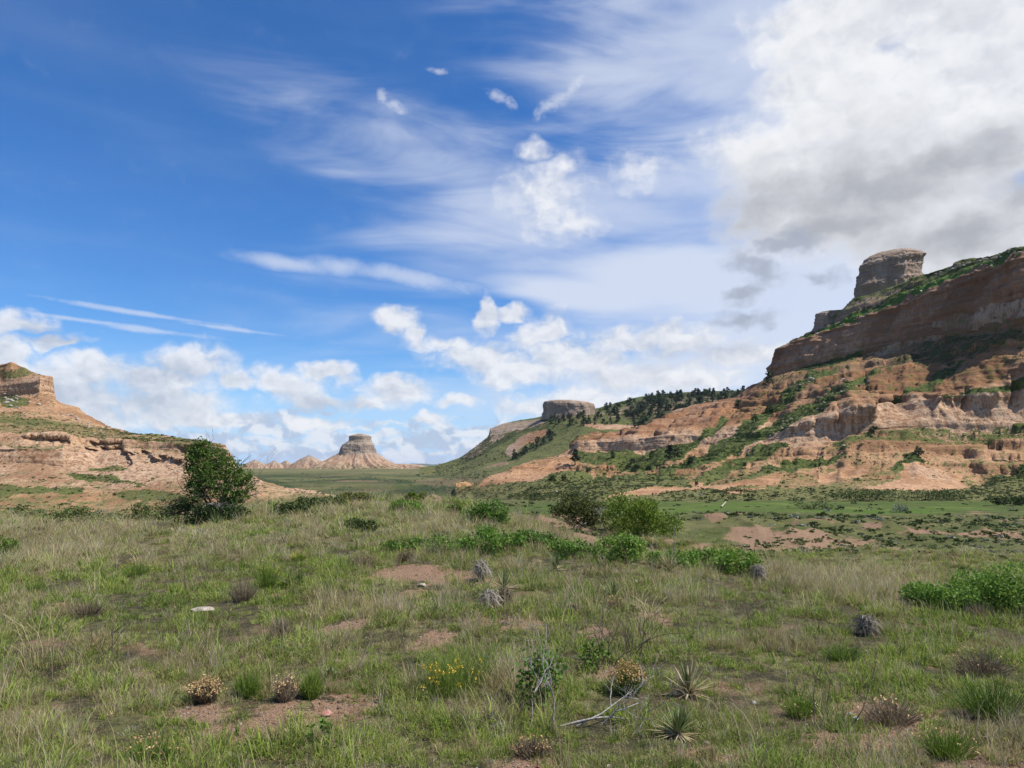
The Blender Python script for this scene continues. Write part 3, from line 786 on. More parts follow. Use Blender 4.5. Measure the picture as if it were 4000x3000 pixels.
    xx, zz = V[..., 0], V[..., 2]
    cut = cut + 2.2 * ridge(xx / 11.0, zz * 0.02 + 4.0, o=2) + 1.0 * ridge(xx / 3.6, zz * 0.05 + 9.0, o=3)
    V = V + np.stack([0 * cut, -cut * band * 1.2, 0 * cut], -1)
    ms = np.clip(0.55 + 1.3 * fbm(V[..., 0] * 0.03 + 2, V[..., 1] * 0.03, V[..., 2] * 0.03, o=3), 0, 1) * (sstep(tt, 0.6, 1.4) * (1 - sstep(tt, 7.2, 8.0)))[:, None]
    ms = ms * (1 - sstep(tt, 3.9, 4.1) * (1 - sstep(tt, 5.0, 5.3)))[:, None]
    q_ = 0.885 * V[..., 0] - 0.465 * V[..., 1] + 3.0 * fbm(V[..., 0] * 0.05, V[..., 1] * 0.05, o=3)
    gl = 1.5 * ridge(q_ / 17.0, V[..., 2] * 0.008 + 3.0, o=2) + 0.8 * ridge(q_ / 6.0, V[..., 2] * 0.02 + 8.0, o=3)
    V[..., 2] = V[..., 2] + gl * (sstep(tt, 0.8, 1.6) * (1 - sstep(tt, 7.2, 8.0)) * (1 - 0.9 * sstep(tt, 3.8, 4.0) * (1 - sstep(tt, 5.0, 5.3))))[:, None]
    V = terrace(V, 4.2, 0.7 * ms * (1 - 0.5 * at['veg']), 1.0)
    V = terrace(V, 1.3, ms * 0.8, 7.0)
    V = erode(V, at, 9.0, 1.9, 3.3, 1.3, 1.2)
    V = erode(V, at, 2.6, 0.45, 5.1, 1.2, 1.3)
    LAND['right'] = (V, at)
    put_land("bluff_hill", V, at, MAT_LAND, "broad layered red and tan bluff with diagonal green strips, filling the right side", kind='structure')


build_right()


# ------------------------------------------------------------ the bluff on the left
def build_left():
    rows = [
        R([(-900, 2110, 50), (0, 2080, 50), (400, 2060, 52), (640, 2070, 48), (900, 2070, 44), (1010, 2075, 44), (1130, 2050, 46), (1250, 1985, 50), (1310, 1965, 54), (1340, 1960, 56)], rough=0.1, veg=0.55, dry=0.4),
        R([(-900, 1990, 58), (0, 1980, 58), (400, 1975, 60), (640, 1985, 56), (900, 1990, 53), (1010, 1975, 52), (1130, 1955, 54), (1250, 1940, 57), (1310, 1950, 58), (1340, 1956, 58)], rough=0.25, veg=0.52, dry=0.25),
        R([(-900, 1880, 66), (0, 1880, 66), (200, 1890, 66), (400, 1900, 66), (640, 1905, 64), (780, 1905, 62), (900, 1905, 60), (1010, 1885, 60), (1130, 1915, 60), (1250, 1930, 60), (1310, 1946, 60), (1340, 1955, 60)], rough=0.3, veg=0.34, pale=0.65),
        R([(-900, 1810, 72), (0, 1805, 72), (150, 1810, 72), (260, 1830, 72), (330, 1830, 72), (470, 1835, 71), (620, 1830, 70), (760, 1850, 68), (880, 1860, 66), (1000, 1880, 64), (1130, 1912, 62), (1250, 1928, 61), (1310, 1945, 61), (1340, 1955, 61)], rough=0.4, veg=0.12, pale=0.75),
        R([(-900, 1750, 73), (0, 1752, 73), (150, 1750, 73), (250, 1752, 73.5), (256, 1775, 75), (330, 1770, 76), (470, 1768, 75.5), (560, 1785, 74.5), (640, 1790, 72), (760, 1800, 71), (880, 1806, 68), (930, 1855, 66), (1000, 1878, 65), (1130, 1911, 63), (1250, 1927, 62), (1310, 1945, 62), (1340, 1955, 62)], rough=0.6, veg=0.05, pale=0.8, red=0.0),
        R([(-900, 1735, 78), (0, 1738, 78), (100, 1738, 77), (256, 1745, 77.5), (330, 1745, 79), (470, 1745, 78.5), (640, 1760, 76), (760, 1770, 74), (884, 1790, 70), (930, 1853, 67), (1000, 1877, 66), (1130, 1910, 64), (1250, 1927, 63), (1310, 1945, 63), (1340, 1955, 63)], rough=0.5, veg=0.35, dry=0.3, red=0.15, pale=0.55),
        R([(-900, 1700, 80), (0, 1705, 80), (95, 1705, 79), (110, 1698, 79), (200, 1700, 79), (270, 1705, 79), (330, 1720, 80), (400, 1720, 80), (470, 1722, 79.5), (560, 1730, 78), (640, 1728, 77), (760, 1735, 75), (884, 1755, 71), (930, 1852, 68), (1000, 1876, 67), (1130, 1910, 65), (1250, 1926, 64), (1310, 1944, 64), (1340, 1955, 64)], rough=0.6, veg=0.05, red=0.2, pale=0.5),
        R([(-900, 1665, 92), (0, 1655, 92), (150, 1660, 92), (300, 1680, 92), (470, 1702, 90), (560, 1712, 86), (640, 1718, 83), (760, 1728, 79), (880, 1744, 74), (896, 1790, 71), (930, 1853, 69), (1000, 1877, 68), (1130, 1911, 66), (1250, 1927, 65), (1310, 1945, 65), (1340, 1956, 65)], rough=0.25, veg=0.75, dry=0.1),
        R([(-900, 1600, 100), (0, 1600, 104), (100, 1600, 104), (200, 1615, 104), (300, 1640, 103), (400, 1668, 100), (470, 1690, 96), (560, 1702, 91), (640, 1710, 87), (760, 1722, 81), (878, 1742, 75), (896, 1792, 72), (930, 1854, 70), (1000, 1878, 69), (1130, 1912, 67), (1250, 1928, 66), (1310, 1946, 66), (1340, 1957, 66)], rough=0.5, veg=0.22, red=0.1, pale=0.5),
        R([(-900, 1560, 112), (0, 1566, 112), (100, 1566, 112), (208, 1556, 112), (240, 1576, 112), (300, 1595, 110), (360, 1637, 108), (425, 1672, 106), (470, 1680, 100), (560, 1698, 94), (640, 1706, 90), (760, 1720, 84), (876, 1741, 77), (896, 1793, 73), (930, 1855, 71), (1000, 1879, 70), (1130, 1913, 68), (1250, 1929, 67), (1310, 1947, 67), (1340, 1958, 67)], rough=0.7, veg=0.25, red=0.25),
        R([(-900, 1525, 117), (0, 1550, 121), (60, 1545, 119), (150, 1533, 115), (157, 1533, 115), (212, 1537, 122), (216, 1566, 122), (300, 1597, 117), (360, 1639, 114), (425, 1674, 110), (470, 1683, 104), (560, 1701, 97), (640, 1709, 93), (760, 1723, 87), (876, 1744, 79), (896, 1796, 75), (930, 1858, 73), (1000, 1882, 72), (1130, 1916, 70), (1250, 1932, 69), (1310, 1950, 69), (1340, 1961, 69)], rough=0.4, veg=0.2, pale=0.5),
        R([(-900, 1455, 118), (0, 1510, 122), (30, 1505, 121), (80, 1500, 119), (150, 1487, 116), (157, 1480, 116), (206, 1470, 121), (212, 1535, 122), (216, 1567, 123), (300, 1599, 119), (360, 1641, 116), (425, 1676, 112), (470, 1685, 106), (560, 1703, 99), (640, 1711, 95), (760, 1725, 89), (876, 1746, 81), (896, 1798, 77), (930, 1860, 75), (1000, 1884, 74), (1130, 1918, 72), (1250, 1934, 71), (1310, 1952, 71), (1340, 1963, 71)], rough=0.35, veg=0.0, pale=0.6),
        R([(-900, 1380, 128), (0, 1424, 128), (25, 1420, 126), (45, 1413, 126), (70, 1424, 126), (110, 1445, 124), (160, 1465, 121), (203, 1469, 122), (212, 1540, 123), (216, 1570, 124), (300, 1602, 122), (360, 1644, 119), (425, 1679, 115), (470, 1688, 109), (560, 1706, 102), (640, 1714, 98), (760, 1728, 92), (876, 1749, 84), (896, 1801, 80), (930, 1863, 78), (1000, 1887, 77), (1130, 1921, 75), (1250, 1937, 74), (1310, 1955, 74), (1340, 1966, 74)], rough=0.3, veg=0.42, red=0.5, dry=0.2),
    ]
    V, at, tt, xs = loft(rows, 3, [16, 22, 18, 26, 10, 14, 16, 16, 18, 14, 22, 20], (-900, 1341), (20, -8))
    def g(poly, v=0.95, jit=12, key='veg'):
        paint(at, V, key, poly, v, jit)
    g([(-900, 1640), (0, 1655), (120, 1660), (330, 1670), (560, 1690), (760, 1712), (880, 1735), (700, 1745), (520, 1722), (300, 1712), (200, 1690), (60, 1690), (-900, 1690)], 0.52)
    g([(250, 1850), (420, 1860), (620, 1905), (480, 1890), (300, 1875)], 0.7)
    g([(0, 1890), (120, 1900), (330, 1905), (320, 1930), (120, 1925), (0, 1940), (-900, 1940), (-900, 1890)], 0.75)
    g([(330, 1830), (440, 1815), (480, 1835), (440, 1850), (350, 1845)], 0.62, 8)
    g([(440, 1930), (560, 1910), (720, 1935), (640, 1960), (500, 1955)], 0.7, 10)
    g([(120, 1760), (0, 1742), (250, 1742), (250, 1750)], 0.5, 6)
    g([(0, 1450), (90, 1440), (130, 1460), (80, 1475), (0, 1480)], 0.6, 10)
    g([(0, 1540), (120, 1560), (110, 1585), (40, 1590), (0, 1590)], 0.66, 10)
    g([(340, 1775), (470, 1762), (480, 1800), (400, 1815), (330, 1810)], 0.7, 12, 'red')
    g([(560, 1770), (700, 1765), (720, 1790), (620, 1810), (570, 1800)], 0.6, 10, 'red')
    g([(640, 1720), (760, 1730), (800, 1760), (640, 1765)], 0.6, 10, 'red')
    V0 = V
    px, py = proj(V)
    # hollows under the rim
    ja, jb = 26 * fbm(px * 0.03, py * 0.03, o=4), 12 * fbm(px * 0.04 + 7, py * 0.04, o=4)
    def box(x0, x1, y0, y1, dpt):
        a, b = px + ja, py + jb
        return dpt * sstep(a, x0 - 12, x0 + 12) * (1 - sstep(a, x1 - 14, x1 + 14)) * sstep(b, y0 - 5, y0 + 5) * (1 - sstep(b, y1 - 14, y1 + 20))
    cav = box(325, 480, 1752, 1828, 1.9) + box(480, 585, 1765, 1822, 0.9) + box(585, 690, 1788, 1815, 1.2) + box(95, 270, 1708, 1736, 1.0) + box(355, 470, 1728, 1745, 0.9) + box(700, 800, 1742, 1760, 0.5)
    V = V + np.stack([0 * cav, cav, 0 * cav], -1)
    V = erode(V, at, 2.6, 0.9, 8.1, 0.9, 1.2)
    V = erode(V, at, 0.8, 0.33, 2.1, 1.0, 1.2)
    LAND['left'] = (V, at)
    put_land("bluff_hill", V, at, MAT_LEFT, "pale pinkish eroded bluff with a blocky tan cap, on the left side", kind='structure')


build_left()


# ------------------------------------------------------------ the green hill in the middle distance
def build_mid():
    rows = [
        R([(1640, 1838, 640), (1700, 1836, 640), (1800, 1840, 560), (1900, 1850, 470), (2000, 1855, 420), (2200, 1850, 400), (2600, 1850, 390), (3100, 1850, 390)], rough=0.3, veg=0.9, dry=0.25),
        R([(1640, 1828, 690), (1700, 1824, 690), (1800, 1815, 650), (1900, 1808, 600), (2000, 1800, 560), (2100, 1790, 540), (2260, 1775, 520), (2600, 1740, 500), (3100, 1700, 490)], rough=0.6, veg=0.95, dry=0.2),
        R([(1640, 1825, 700), (1700, 1821, 700), (1794, 1790, 690), (1860, 1760, 670), (1960, 1745, 650), (2050, 1730, 630), (2200, 1690, 610), (2280, 1668, 600), (2500, 1662, 590), (2600, 1650, 580), (3100, 1640, 570)], rough=0.8, veg=0.9, dry=0.15),
        R([(1640, 1824, 705), (1700, 1820.5, 705), (1794, 1789, 696), (1860, 1748, 690), (1915, 1705, 690), (1960, 1700, 680), (2050, 1690, 660), (2150, 1660, 640), (2280, 1655, 620), (2500, 1650, 605), (2600, 1640, 600), (3100, 1600, 590)], rough=1.0, veg=0.8, dry=0.1),
        R([(1640, 1824, 710), (1700, 1820, 710), (1794, 1788, 700), (1860, 1747, 696), (1913, 1704, 696), (1916, 1682, 700), (1990, 1672, 690), (2060, 1660, 680), (2110, 1640, 670), (2200, 1625, 665), (2320, 1618, 660), (2500, 1600, 650), (2700, 1570, 645), (3100, 1570, 640)], rough=1.1, veg=0.55, grey=0.8, dark=0.2),
        R([(1640, 1824, 720), (1700, 1820, 720), (1794, 1787, 712), (1860, 1746, 710), (1911, 1704, 710), (1914, 1675, 715), (1964, 1656, 720), (2029, 1641, 722), (2111, 1629, 722), (2200, 1612, 722), (2320, 1597, 722), (2346, 1591, 722), (2405, 1573, 722), (2482, 1553, 722), (2540, 1544, 722), (2640, 1535, 722), (2758, 1529, 722), (2922, 1523, 722), (3100, 1520, 722)], rough=0.8, veg=0.8, grey=0.7),
    ]
    V, at, tt, xs = loft(rows, 4, [16, 26, 26, 22, 26], (1640, 3100), (90, -50))
    def g(poly, v=0.95, jit=10, key='veg'):
        paint(at, V, key, poly, v, jit)
    g([(1912, 1672), (1990, 1650), (2110, 1632), (2130, 1650), (2060, 1672), (1990, 1690), (1914, 1704)], 0.28, 10)
    g([(1912, 1672), (1990, 1650), (2110, 1632), (2130, 1650), (2060, 1672), (1990, 1690), (1914, 1704)], 0.95, 10, 'grey')
    g([(1780, 1796), (1860, 1745), (1915, 1703), (1990, 1692), (1940, 1730), (1880, 1770), (1830, 1790)], 0.52, 8)
    g([(1780, 1796), (1860, 1745), (1915, 1703), (1990, 1692), (2080, 1670), (1990, 1720), (1920, 1760), (1850, 1790)], 0.8, 8, 'dark')
    g([(1975, 1760), (1985, 1740), (2060, 1695), (2135, 1674), (2145, 1690), (2110, 1710), (2060, 1735), (2000, 1782), (1978, 1778)], 0.0, 8)
    g([(1975, 1760), (1985, 1740), (2060, 1695), (2135, 1674), (2145, 1690), (2110, 1710), (2060, 1735), (2000, 1782), (1978, 1778)], 0.5, 8, 'red')
    g([(2000, 1790), (2060, 1750), (2110, 1715), (2160, 1690), (2150, 1712), (2080, 1765), (2010, 1800)], 0.7, 8, 'dark')
    g([(2280, 1658), (2350, 1655), (2500, 1658), (2520, 1668), (2400, 1678), (2290, 1668)], 0.0, 6)
    g([(2280, 1658), (2350, 1655), (2500, 1658), (2520, 1668), (2400, 1678), (2290, 1668)], 0.6, 6, 'pale')
    g([(1880, 1826), (1960, 1808), (2000, 1806), (1960, 1820)], 0.0, 6)
    g([(2440, 1600), (2545, 1548), (2640, 1538), (2900, 1528), (2900, 1560), (2760, 1585), (2640, 1610), (2590, 1640), (2530, 1672), (2480, 1655), (2440, 1640)], 0.9, 10, 'dark')
    lf = 1 - sstep(proj(V)[0], 1980, 2080)
    at['red'] = np.maximum(at['red'], 0.0)
    at['grey'] = np.maximum(at['grey'], 0.75 * lf)
    V = erode(V, at, 17.0, 1.9, 1.7, 0.8, 1.0)
    V = erode(V, at, 6.0, 0.9, 4.7, 1.0, 1.2)
    LAND['mid'] = (V, at)
    put_land("green_hill", V, at, MAT_FAR, "smooth green hill with scattered dark pines in the middle distance", kind='structure')


build_mid()


# ------------------------------------------------------------ free-standing rocks, turned about an axis
def rock_mat(name, sc, a, b_, c, beds=1.0):
    m, k, b = new_mat(name)
    tc = k.new('ShaderNodeTexCoord').outputs['Object']
    bed = k.noise(k.mapping(tc, sc=(0.06 * sc, 0.06 * sc, 1.1 * sc)), 1.0, 6, 0.7)
    fl = k.noise(k.mapping(tc, sc=(0.5 * sc, 0.5 * sc, 0.05 * sc)), 1.0, 5, 0.65)
    fine = k.noise(tc, 1.6 * sc, 6, 0.7)
    col = k.mix(k.ss(bed, 0.36, 0.64), a, b_)
    col = k.mix(k.ss(fl, 0.62, 0.42, 0, 0.55), col, c)
    col = k.mix(k.ss(fine, 0.55, 0.3, 0, 0.5), col, c)
    veg = k.attr('veg')
    g = k.mix(fine, (0.04, 0.055, 0.014), (0.10, 0.115, 0.035))
    vm = k.ss(k.m('ADD', veg, k.m('MULTIPLY', k.m('SUBTRACT', fine, 0.5), 1.1)), 0.4, 0.6)
    skirt = k.mix(k.ss(fl, 0.35, 0.65), (0.30, 0.175, 0.105), (0.46, 0.32, 0.215))
    col = k.mix(k.attr('skirt'), col, skirt)
    k.l.new(k.mix(vm, col, g), b.inputs['Base Color'])
    bp = k.new('ShaderNodeBump', {'Height': k.m('ADD', k.m('MULTIPLY', bed, k.m('MULTIPLY', k.m('SUBTRACT', 1.0, k.attr('skirt')), beds)), k.m('ADD', k.m('MULTIPLY', fl, 0.5), k.m('MULTIPLY', fine, 0.5)))})
    bp.inputs['Strength'].default_value = 0.9
    bp.inputs['Distance'].default_value = 1.2 / sc
    k.l.new(bp.outputs[0], b.inputs['Normal'])
    return m


MAT_BUTTE = rock_mat("sandstone", 0.16, (0.29, 0.225, 0.168), (0.42, 0.335, 0.255), (0.19, 0.137, 0.10), 0.6)
MAT_CAP = rock_mat("grey sandstone", 0.45, (0.34, 0.250, 0.182), (0.44, 0.340, 0.260), (0.21, 0.145, 0.102), 0.6)


def outcrop(name, D, prof, mat, label, cat, depth=1.0, lump=1.0, group=None, nseg=150, sub=10, square=2.6, gul=0.0, rot=0.0, tilt=0.0):
    """prof: rows from the foot up (px_left, px_right, py, rough, veg, skirt), seen at distance D; the plan is a rounded block"""
    X0, Z0 = [], []
    for r in prof:
        a, b = unproj(r[0], r[2], D), unproj(r[1], r[2], D)
        X0.append((a[0], b[0]))
        Z0.append(a[2])
    X0, Z0 = np.array(X0), np.array(Z0)
    base = np.array([X0[0].mean(), D, Z0[0]])
    tt = np.linspace(0, len(prof) - 1, (len(prof) - 1) * sub + 1)
    ii = np.arange(len(prof))
    L, Rr, zz = np.interp(tt, ii, X0[:, 0]), np.interp(tt, ii, X0[:, 1]), np.interp(tt, ii, Z0)
    rg, vg, sk = (np.interp(tt, ii, [r[q] for r in prof]) for q in (3, 4, 5))
    ph = np.linspace(0, 2 * np.pi, nseg, endpoint=False)
    c, s = np.cos(ph + rot), np.sin(ph + rot)
    fr = np.random.default_rng(int(D * 7 + prof[0][0]))
    q = (np.abs(c) ** square + np.abs(s) ** square) ** (-1 / square)
    for i_ in range(9):
        a_ = 2 * np.pi * (i_ + fr.uniform(-0.35, 0.35)) / 9
        q = np.minimum(q, fr.uniform(0.80, 1.02) / np.maximum(np.cos(ph + rot - a_), 1e-3))
    qx = q * c
    qx = (qx - qx.min()) / (qx.max() - qx.min()) * 2 - 1
    cx, hw = (L + Rr) / 2, (Rr - L) / 2
    x = cx[:, None] + hw[:, None] * qx[None, :]
    y = D + hw[:, None] * depth * (q * s)[None, :]
    z = zz[:, None] + tilt * 0.75 * (x - cx[:, None]) * (np.sin(np.pi * tt / tt[-1]) ** 0.6 * (tt > 0))[:, None]
    sc = (Rr[0] - L[0]) * 0.09 * lump
    P = np.stack([x, y, z], -1)
    rad = np.stack([c[None, :] + 0 * z, s[None, :] + 0 * z, 0 * z], -1)
    u, w, t = x / sc, y / sc, z / sc
    d = 0.5 * fbm(u * 0.5, w * 0.5, t * 0.35, 4) + 0.35 * ridge(u * 0.9, w * 0.9, t * 0.10, 3) * 0.7
    bz = (t - tilt * u) * 2.6 + 0.3 * fbm(u * 0.4, w * 0.4, o=2)
    kb = (1 - 0.85 * sk)[:, None]
    d += 0.12 * kb * vnoise(bz, bz * 0 + 3.5 + 0.5 * u, w * 0.5) + 0.08 * kb * vnoise(bz * 2.4, bz * 0 + 9.5 + 0.9 * u, w * 0.9)
    d += 0.30 * fbm(u * 1.7, w * 1.7, t * 1.5, 4) + 0.9 * fbm(u * 0.22, w * 0.22, t * 0.15, 2)
    g = gul * ridge(c * 3.4 + D, s * 3.4, None, 3)[None, :] * (sk * np.minimum(1, 0.35 + 0.65 * np.linspace(0, 1, len(sk))[::-1]))[:, None]
    P = P + rad * ((d * rg[:, None] * (1 - 0.88 * sk)[:, None] + g) * sc)[..., None]
    # close the top
    top = P[-1].mean(0) + np.array([0, 0, sc * 0.1])
    V = np.concatenate([P.reshape(-1, 3), np.repeat(top[None], nseg, 0)]) - base
    n = len(tt)
    me = mesh_np(name, V, grid_faces(nseg, n + 1, True), {'veg': np.concatenate([np.repeat(vg, nseg), np.full(nseg, vg[-1])]), 'skirt': np.concatenate([np.repeat(sk, nseg), np.full(nseg, sk[-1])])}, mats=[mat])
    o = link(name, me, None, base)
    return tag(o, label, cat, group)


def build_rocks():
    outcrop("rock_butte", 1400, [
        (1230, 1590, 1834, 0.5, 0.5, 1), (1256, 1540, 1818, 0.7, 0.45, 1), (1298, 1492, 1797, 0.7, 0.3, 1), (1322, 1474, 1780, 0.6, 0.15, 0.8), (1330, 1466, 1770, 0.6, 0.0, 0), (1336, 1462, 1750, 0.7, 0, 0), (1343, 1459, 1737, 0.6, 0.0, 0),
        (1364, 1449, 1724, 0.6, 0.5, 0), (1366, 1446, 1720, 0.6, 0.1, 0), (1366, 1445, 1704, 0.7, 0, 0), (1378, 1430, 1699, 0.5, 0, 0), (1396, 1414, 1694, 0.4, 0.1, 0)],
        MAT_BUTTE, "lone tan sandstone butte with a stepped cap and flared skirt out on the plain", "butte", 0.9, 0.26, gul=3.6, nseg=220, sub=12, square=3.2)
    for (l, r, px, top, D) in ((930, 1062, 995, 1796, 1520), (1020, 1125, 1071, 1800, 1530), (1075, 1165, 1117, 1800, 1540), (1120, 1290, 1207, 1779, 1480)):
        h = 1829 - top
        lab = {995: "small pointed badland peak farthest left on the plain", 1071: "low badland hump second from the left on the plain", 1117: "smallest jagged badland hump beside the broad peak on the plain",
               1207: "broad banded badland peak next to the lone butte"}[px]
        outcrop("badland_peak", D, [(l, r, 1832, 0.4, 0.35, 1), (l + (px - l) * 0.35, r - (r - px) * 0.32, 1829 - h * 0.38, 0.9, 0.1, 0.8), (l + (px - l) * 0.62, r - (r - px) * 0.62, 1829 - h * 0.68, 0.9, 0, 0.5), (px - 9, px + 9, top + 4, 0.6, 0, 0.3), (px - 4, px + 4, top, 0.3, 0, 0.2)],
                MAT_BUTTE, lab, "badland peak", 0.8, 0.8, "badland peaks in a row on the far plain", gul=1.1)
    outcrop("badland_ridge", 1430, [(1480, 1690, 1834, 0.3, 0.4, 1), (1500, 1670, 1822, 0.8, 0.2, 1), (1520, 1640, 1816, 0.8, 0.1, 0.8), (1540, 1600, 1812, 0.5, 0, 0.7)], MAT_BUTTE, "long low pale ridge trailing right from the butte's skirt", "badland ridge", 0.35, 0.5, gul=0.8)
    outcrop("rock_outcrop", 668, [(2112, 2345, 1640, 0.4, 0.3, 0.3), (2118, 2330, 1618, 0.7, 0.1, 0), (2124, 2324, 1600, 0.8, 0, 0), (2120, 2322, 1585, 0.8, 0, 0), (2121, 2318, 1578, 0.5, 0, 0), (2126, 2290, 1569, 0.6, 0, 0), (2150, 2240, 1563, 0.4, 0.1, 0)],
            MAT_CAP, "flat topped grey castle-like rock on the crest of the green hill", "rock outcrop", 0.45, 0.2, nseg=240, sub=12, square=4.0)
    outcrop("rock_outcrop", 312, [(3300, 3660, 1300, 0.4, 0.5, 0), (3290, 3640, 1230, 0.4, 0.5, 0), (3315, 3625, 1180, 0.6, 0.1, 0), (3334, 3610, 1152, 0.8, 0, 0), (3324, 3602, 1114, 0.8, 0, 0), (3324, 3602, 1102, 0.7, 0, 0), (3333, 3597, 1096, 0.8, 0, 0), (3340, 3598, 1066, 0.8, 0, 0), (3338, 3600, 1058, 0.7, 0, 0), (3346, 3596, 1052, 0.8, 0, 0), (3350, 3598, 1036, 0.7, 0, 0), (3347, 3608, 1028, 0.6, 0, 0), (3351, 3611, 1017, 0.6, 0, 0), (3362, 3600, 1010, 0.7, 0, 0), (3368, 3596, 1001, 0.6, 0, 0), (3390, 3588, 993, 0.4, 0, 0), (3425, 3578, 984, 0.3, 0, 0), (3480, 3566, 977, 0.3, 0, 0)],
            MAT_CAP, "massive rounded grey rock knob standing on the right bluff's crest", "rock outcrop", 0.6, 0.36, nseg=260, sub=7, square=3.6, tilt=0.30)
    outcrop("rock_ledge", 316, [(3168, 3420, 1300, 0.4, 0.5, 0), (3180, 3400, 1275, 0.7, 0.1, 0), (3184, 3385, 1250, 0.8, 0, 0), (3184, 3370, 1236, 0.7, 0, 0), (3186, 3360, 1226, 0.5, 0.2, 0), (3215, 3340, 1216, 0.4, 0.6, 0)],
            MAT_CAP, "low broken grey ledge jutting from the slope below the rock knob", "rock ledge", 0.45, 0.4, nseg=220, sub=10)


build_rocks()


# ------------------------------------------------------------ blue hills on the horizon
def build_horizon():
    xs = np.linspace(-9000, 9000, 400)
    top = 40 + 45 * fbm(xs * 0.0006, xs * 0 + 2.2, o=5) + 18 * fbm(xs * 0.004, xs * 0 + 8, o=3)
    rows = [np.stack([xs, xs * 0 + 11000, xs * 0 - 60], -1), np.stack([xs, xs * 0 + 11500, top * 0.6 - 6], -1), np.stack([xs, xs * 0 + 12000, top], -1), np.stack([xs, xs * 0 + 13500, xs * 0 - 60], -1)]
    V = np.array(rows)
    at = {q: np.zeros(V.shape[:2]) for q in ('veg', 'red', 'pale', 'grey', 'dry', 'lush', 'dark')}
    at['veg'] += 0.9
    at['dark'] += 0.6
    put_land("far_hills", V, at, MAT_FAR, "low blue hills on the far horizon", kind='structure')


build_horizon()


# ------------------------------------------------------------ plants: materials
def leaf_mat(name, cols, trans=0.25, scale=0.6, amp=1.0, rough=0.6):
    """cols: dark, mid, light leaf colours; each leaf its own shade, drifting over the crown"""
    m = bpy.data.materials.new(name)
    m.use_nodes = True
    m.node_tree.nodes.clear()
    k = NT(m.node_tree)
    out = k.new('ShaderNodeOutputMaterial')
    geo = k.new('ShaderNodeNewGeometry')
    oi = k.new('ShaderNodeObjectInfo')
    n = k.noise(geo.outputs['Position'], scale, 3, 0.6)
    f = k.m('ADD', k.m('MULTIPLY', geo.outputs['Random Per Island'], 0.45 * amp), k.m('ADD', k.m('MULTIPLY', n, 0.75), k.m('MULTIPLY', k.m('SUBTRACT', oi.outputs['Random'], 0.5), 0.45)))
    c = k.mix(k.ss(f, 0.25, 0.62), cols[0], cols[1])
    c = k.mix(k.ss(f, 0.58, 0.95), c, cols[2])
    b = k.new('ShaderNodeBsdfPrincipled')
    b.inputs['Roughness'].default_value = rough
    b.inputs['Specular IOR Level'].default_value = 0.25
    k.l.new(c, b.inputs['Base Color'])
    t = k.new('ShaderNodeBsdfTranslucent')
    k.l.new(c, t.inputs[0])
    mx = k.new('ShaderNodeMixShader', [trans, b.outputs[0], t.outputs[0]])
    k.l.new(mx.outputs[0], out.inputs[0])
    return m


def grass_mat(name):
    """blade attribute 'dead' 0 green .. 1 straw, 'tip' 0 root .. 1 tip; patches drift over the ground"""
    m = bpy.data.materials.new(name)
    m.use_nodes = True
    m.node_tree.nodes.clear()
    k = NT(m.node_tree)
    out = k.new('ShaderNodeOutputMaterial')
    geo = k.new('ShaderNodeNewGeometry')
    oi = k.new('ShaderNodeObjectInfo')
    p = geo.outputs['Position']
    n = k.noise(p, 0.55, 4, 0.6)
    n2 = k.noise(p, 0.16, 3, 0.5)
    rnd = k.m('SUBTRACT', oi.outputs['Random'], 0.5)
    gf = k.m('ADD', k.m('ADD', n, k.m('MULTIPLY', rnd, 0.55)), k.m('MULTIPLY', k.m('SUBTRACT', geo.outputs['Random Per Island'], 0.5), 0.6))
    g = k.mix(k.ss(gf, 0.25, 0.60), (0.055, 0.108, 0.013), (0.215, 0.300, 0.036))
    g = k.mix(k.ss(gf, 0.60, 0.90), g, (0.32, 0.40, 0.075))
    g = k.mix(k.m('MULTIPLY', k.attr('tip'), 0.25), g, (0.34, 0.38, 0.10))
    sf = k.m('ADD', n2, rnd)
    s = k.mix(k.ss(sf, 0.2, 0.8), (0.28, 0.215, 0.110), (0.54, 0.44, 0.25))
    s = k.mix(k.ss(oi.outputs['Random'], 0.70, 0.95, 0.0, 0.7), s, (0.42, 0.38, 0.32))
    d = k.m('ADD', k.attr('dead'), k.m('ADD', k.m('MULTIPLY', k.m('SUBTRACT', n, 0.5), 0.6), k.m('MULTIPLY', rnd, 0.25)))
    c = k.mix(k.ss(d, 0.35, 0.65), g, s)
    b = k.new('ShaderNodeBsdfPrincipled')
    b.inputs['Roughness'].default_value = 0.65
    b.inputs['Specular IOR Level'].default_value = 0.2
    k.l.new(c, b.inputs['Base Color'])
    t = k.new('ShaderNodeBsdfTranslucent')
    k.l.new(c, t.inputs[0])
    k.l.new(k.new('ShaderNodeMixShader', [0.35, b.outputs[0], t.outputs[0]]).outputs[0], out.inputs[0])
    return m


def plain_mat(name, c0, c1, scale=20.0, rough=0.85):
    m, k, b = new_mat(name)
    tc = k.new('ShaderNodeTexCoord').outputs['Object']
    n = k.noise(tc, scale, 5, 0.65)
    k.l.new(k.mix(k.ss(n, 0.32, 0.68), c0, c1), b.inputs['Base Color'])
    b.inputs['Roughness'].default_value = rough
    bp = k.new('ShaderNodeBump', {'Height': n})
    bp.inputs['Strength'].default_value = 0.5
    bp.inputs['Distance'].default_value = 0.15 / scale * 3
    k.l.new(bp.outputs[0], b.inputs['Normal'])
    return m


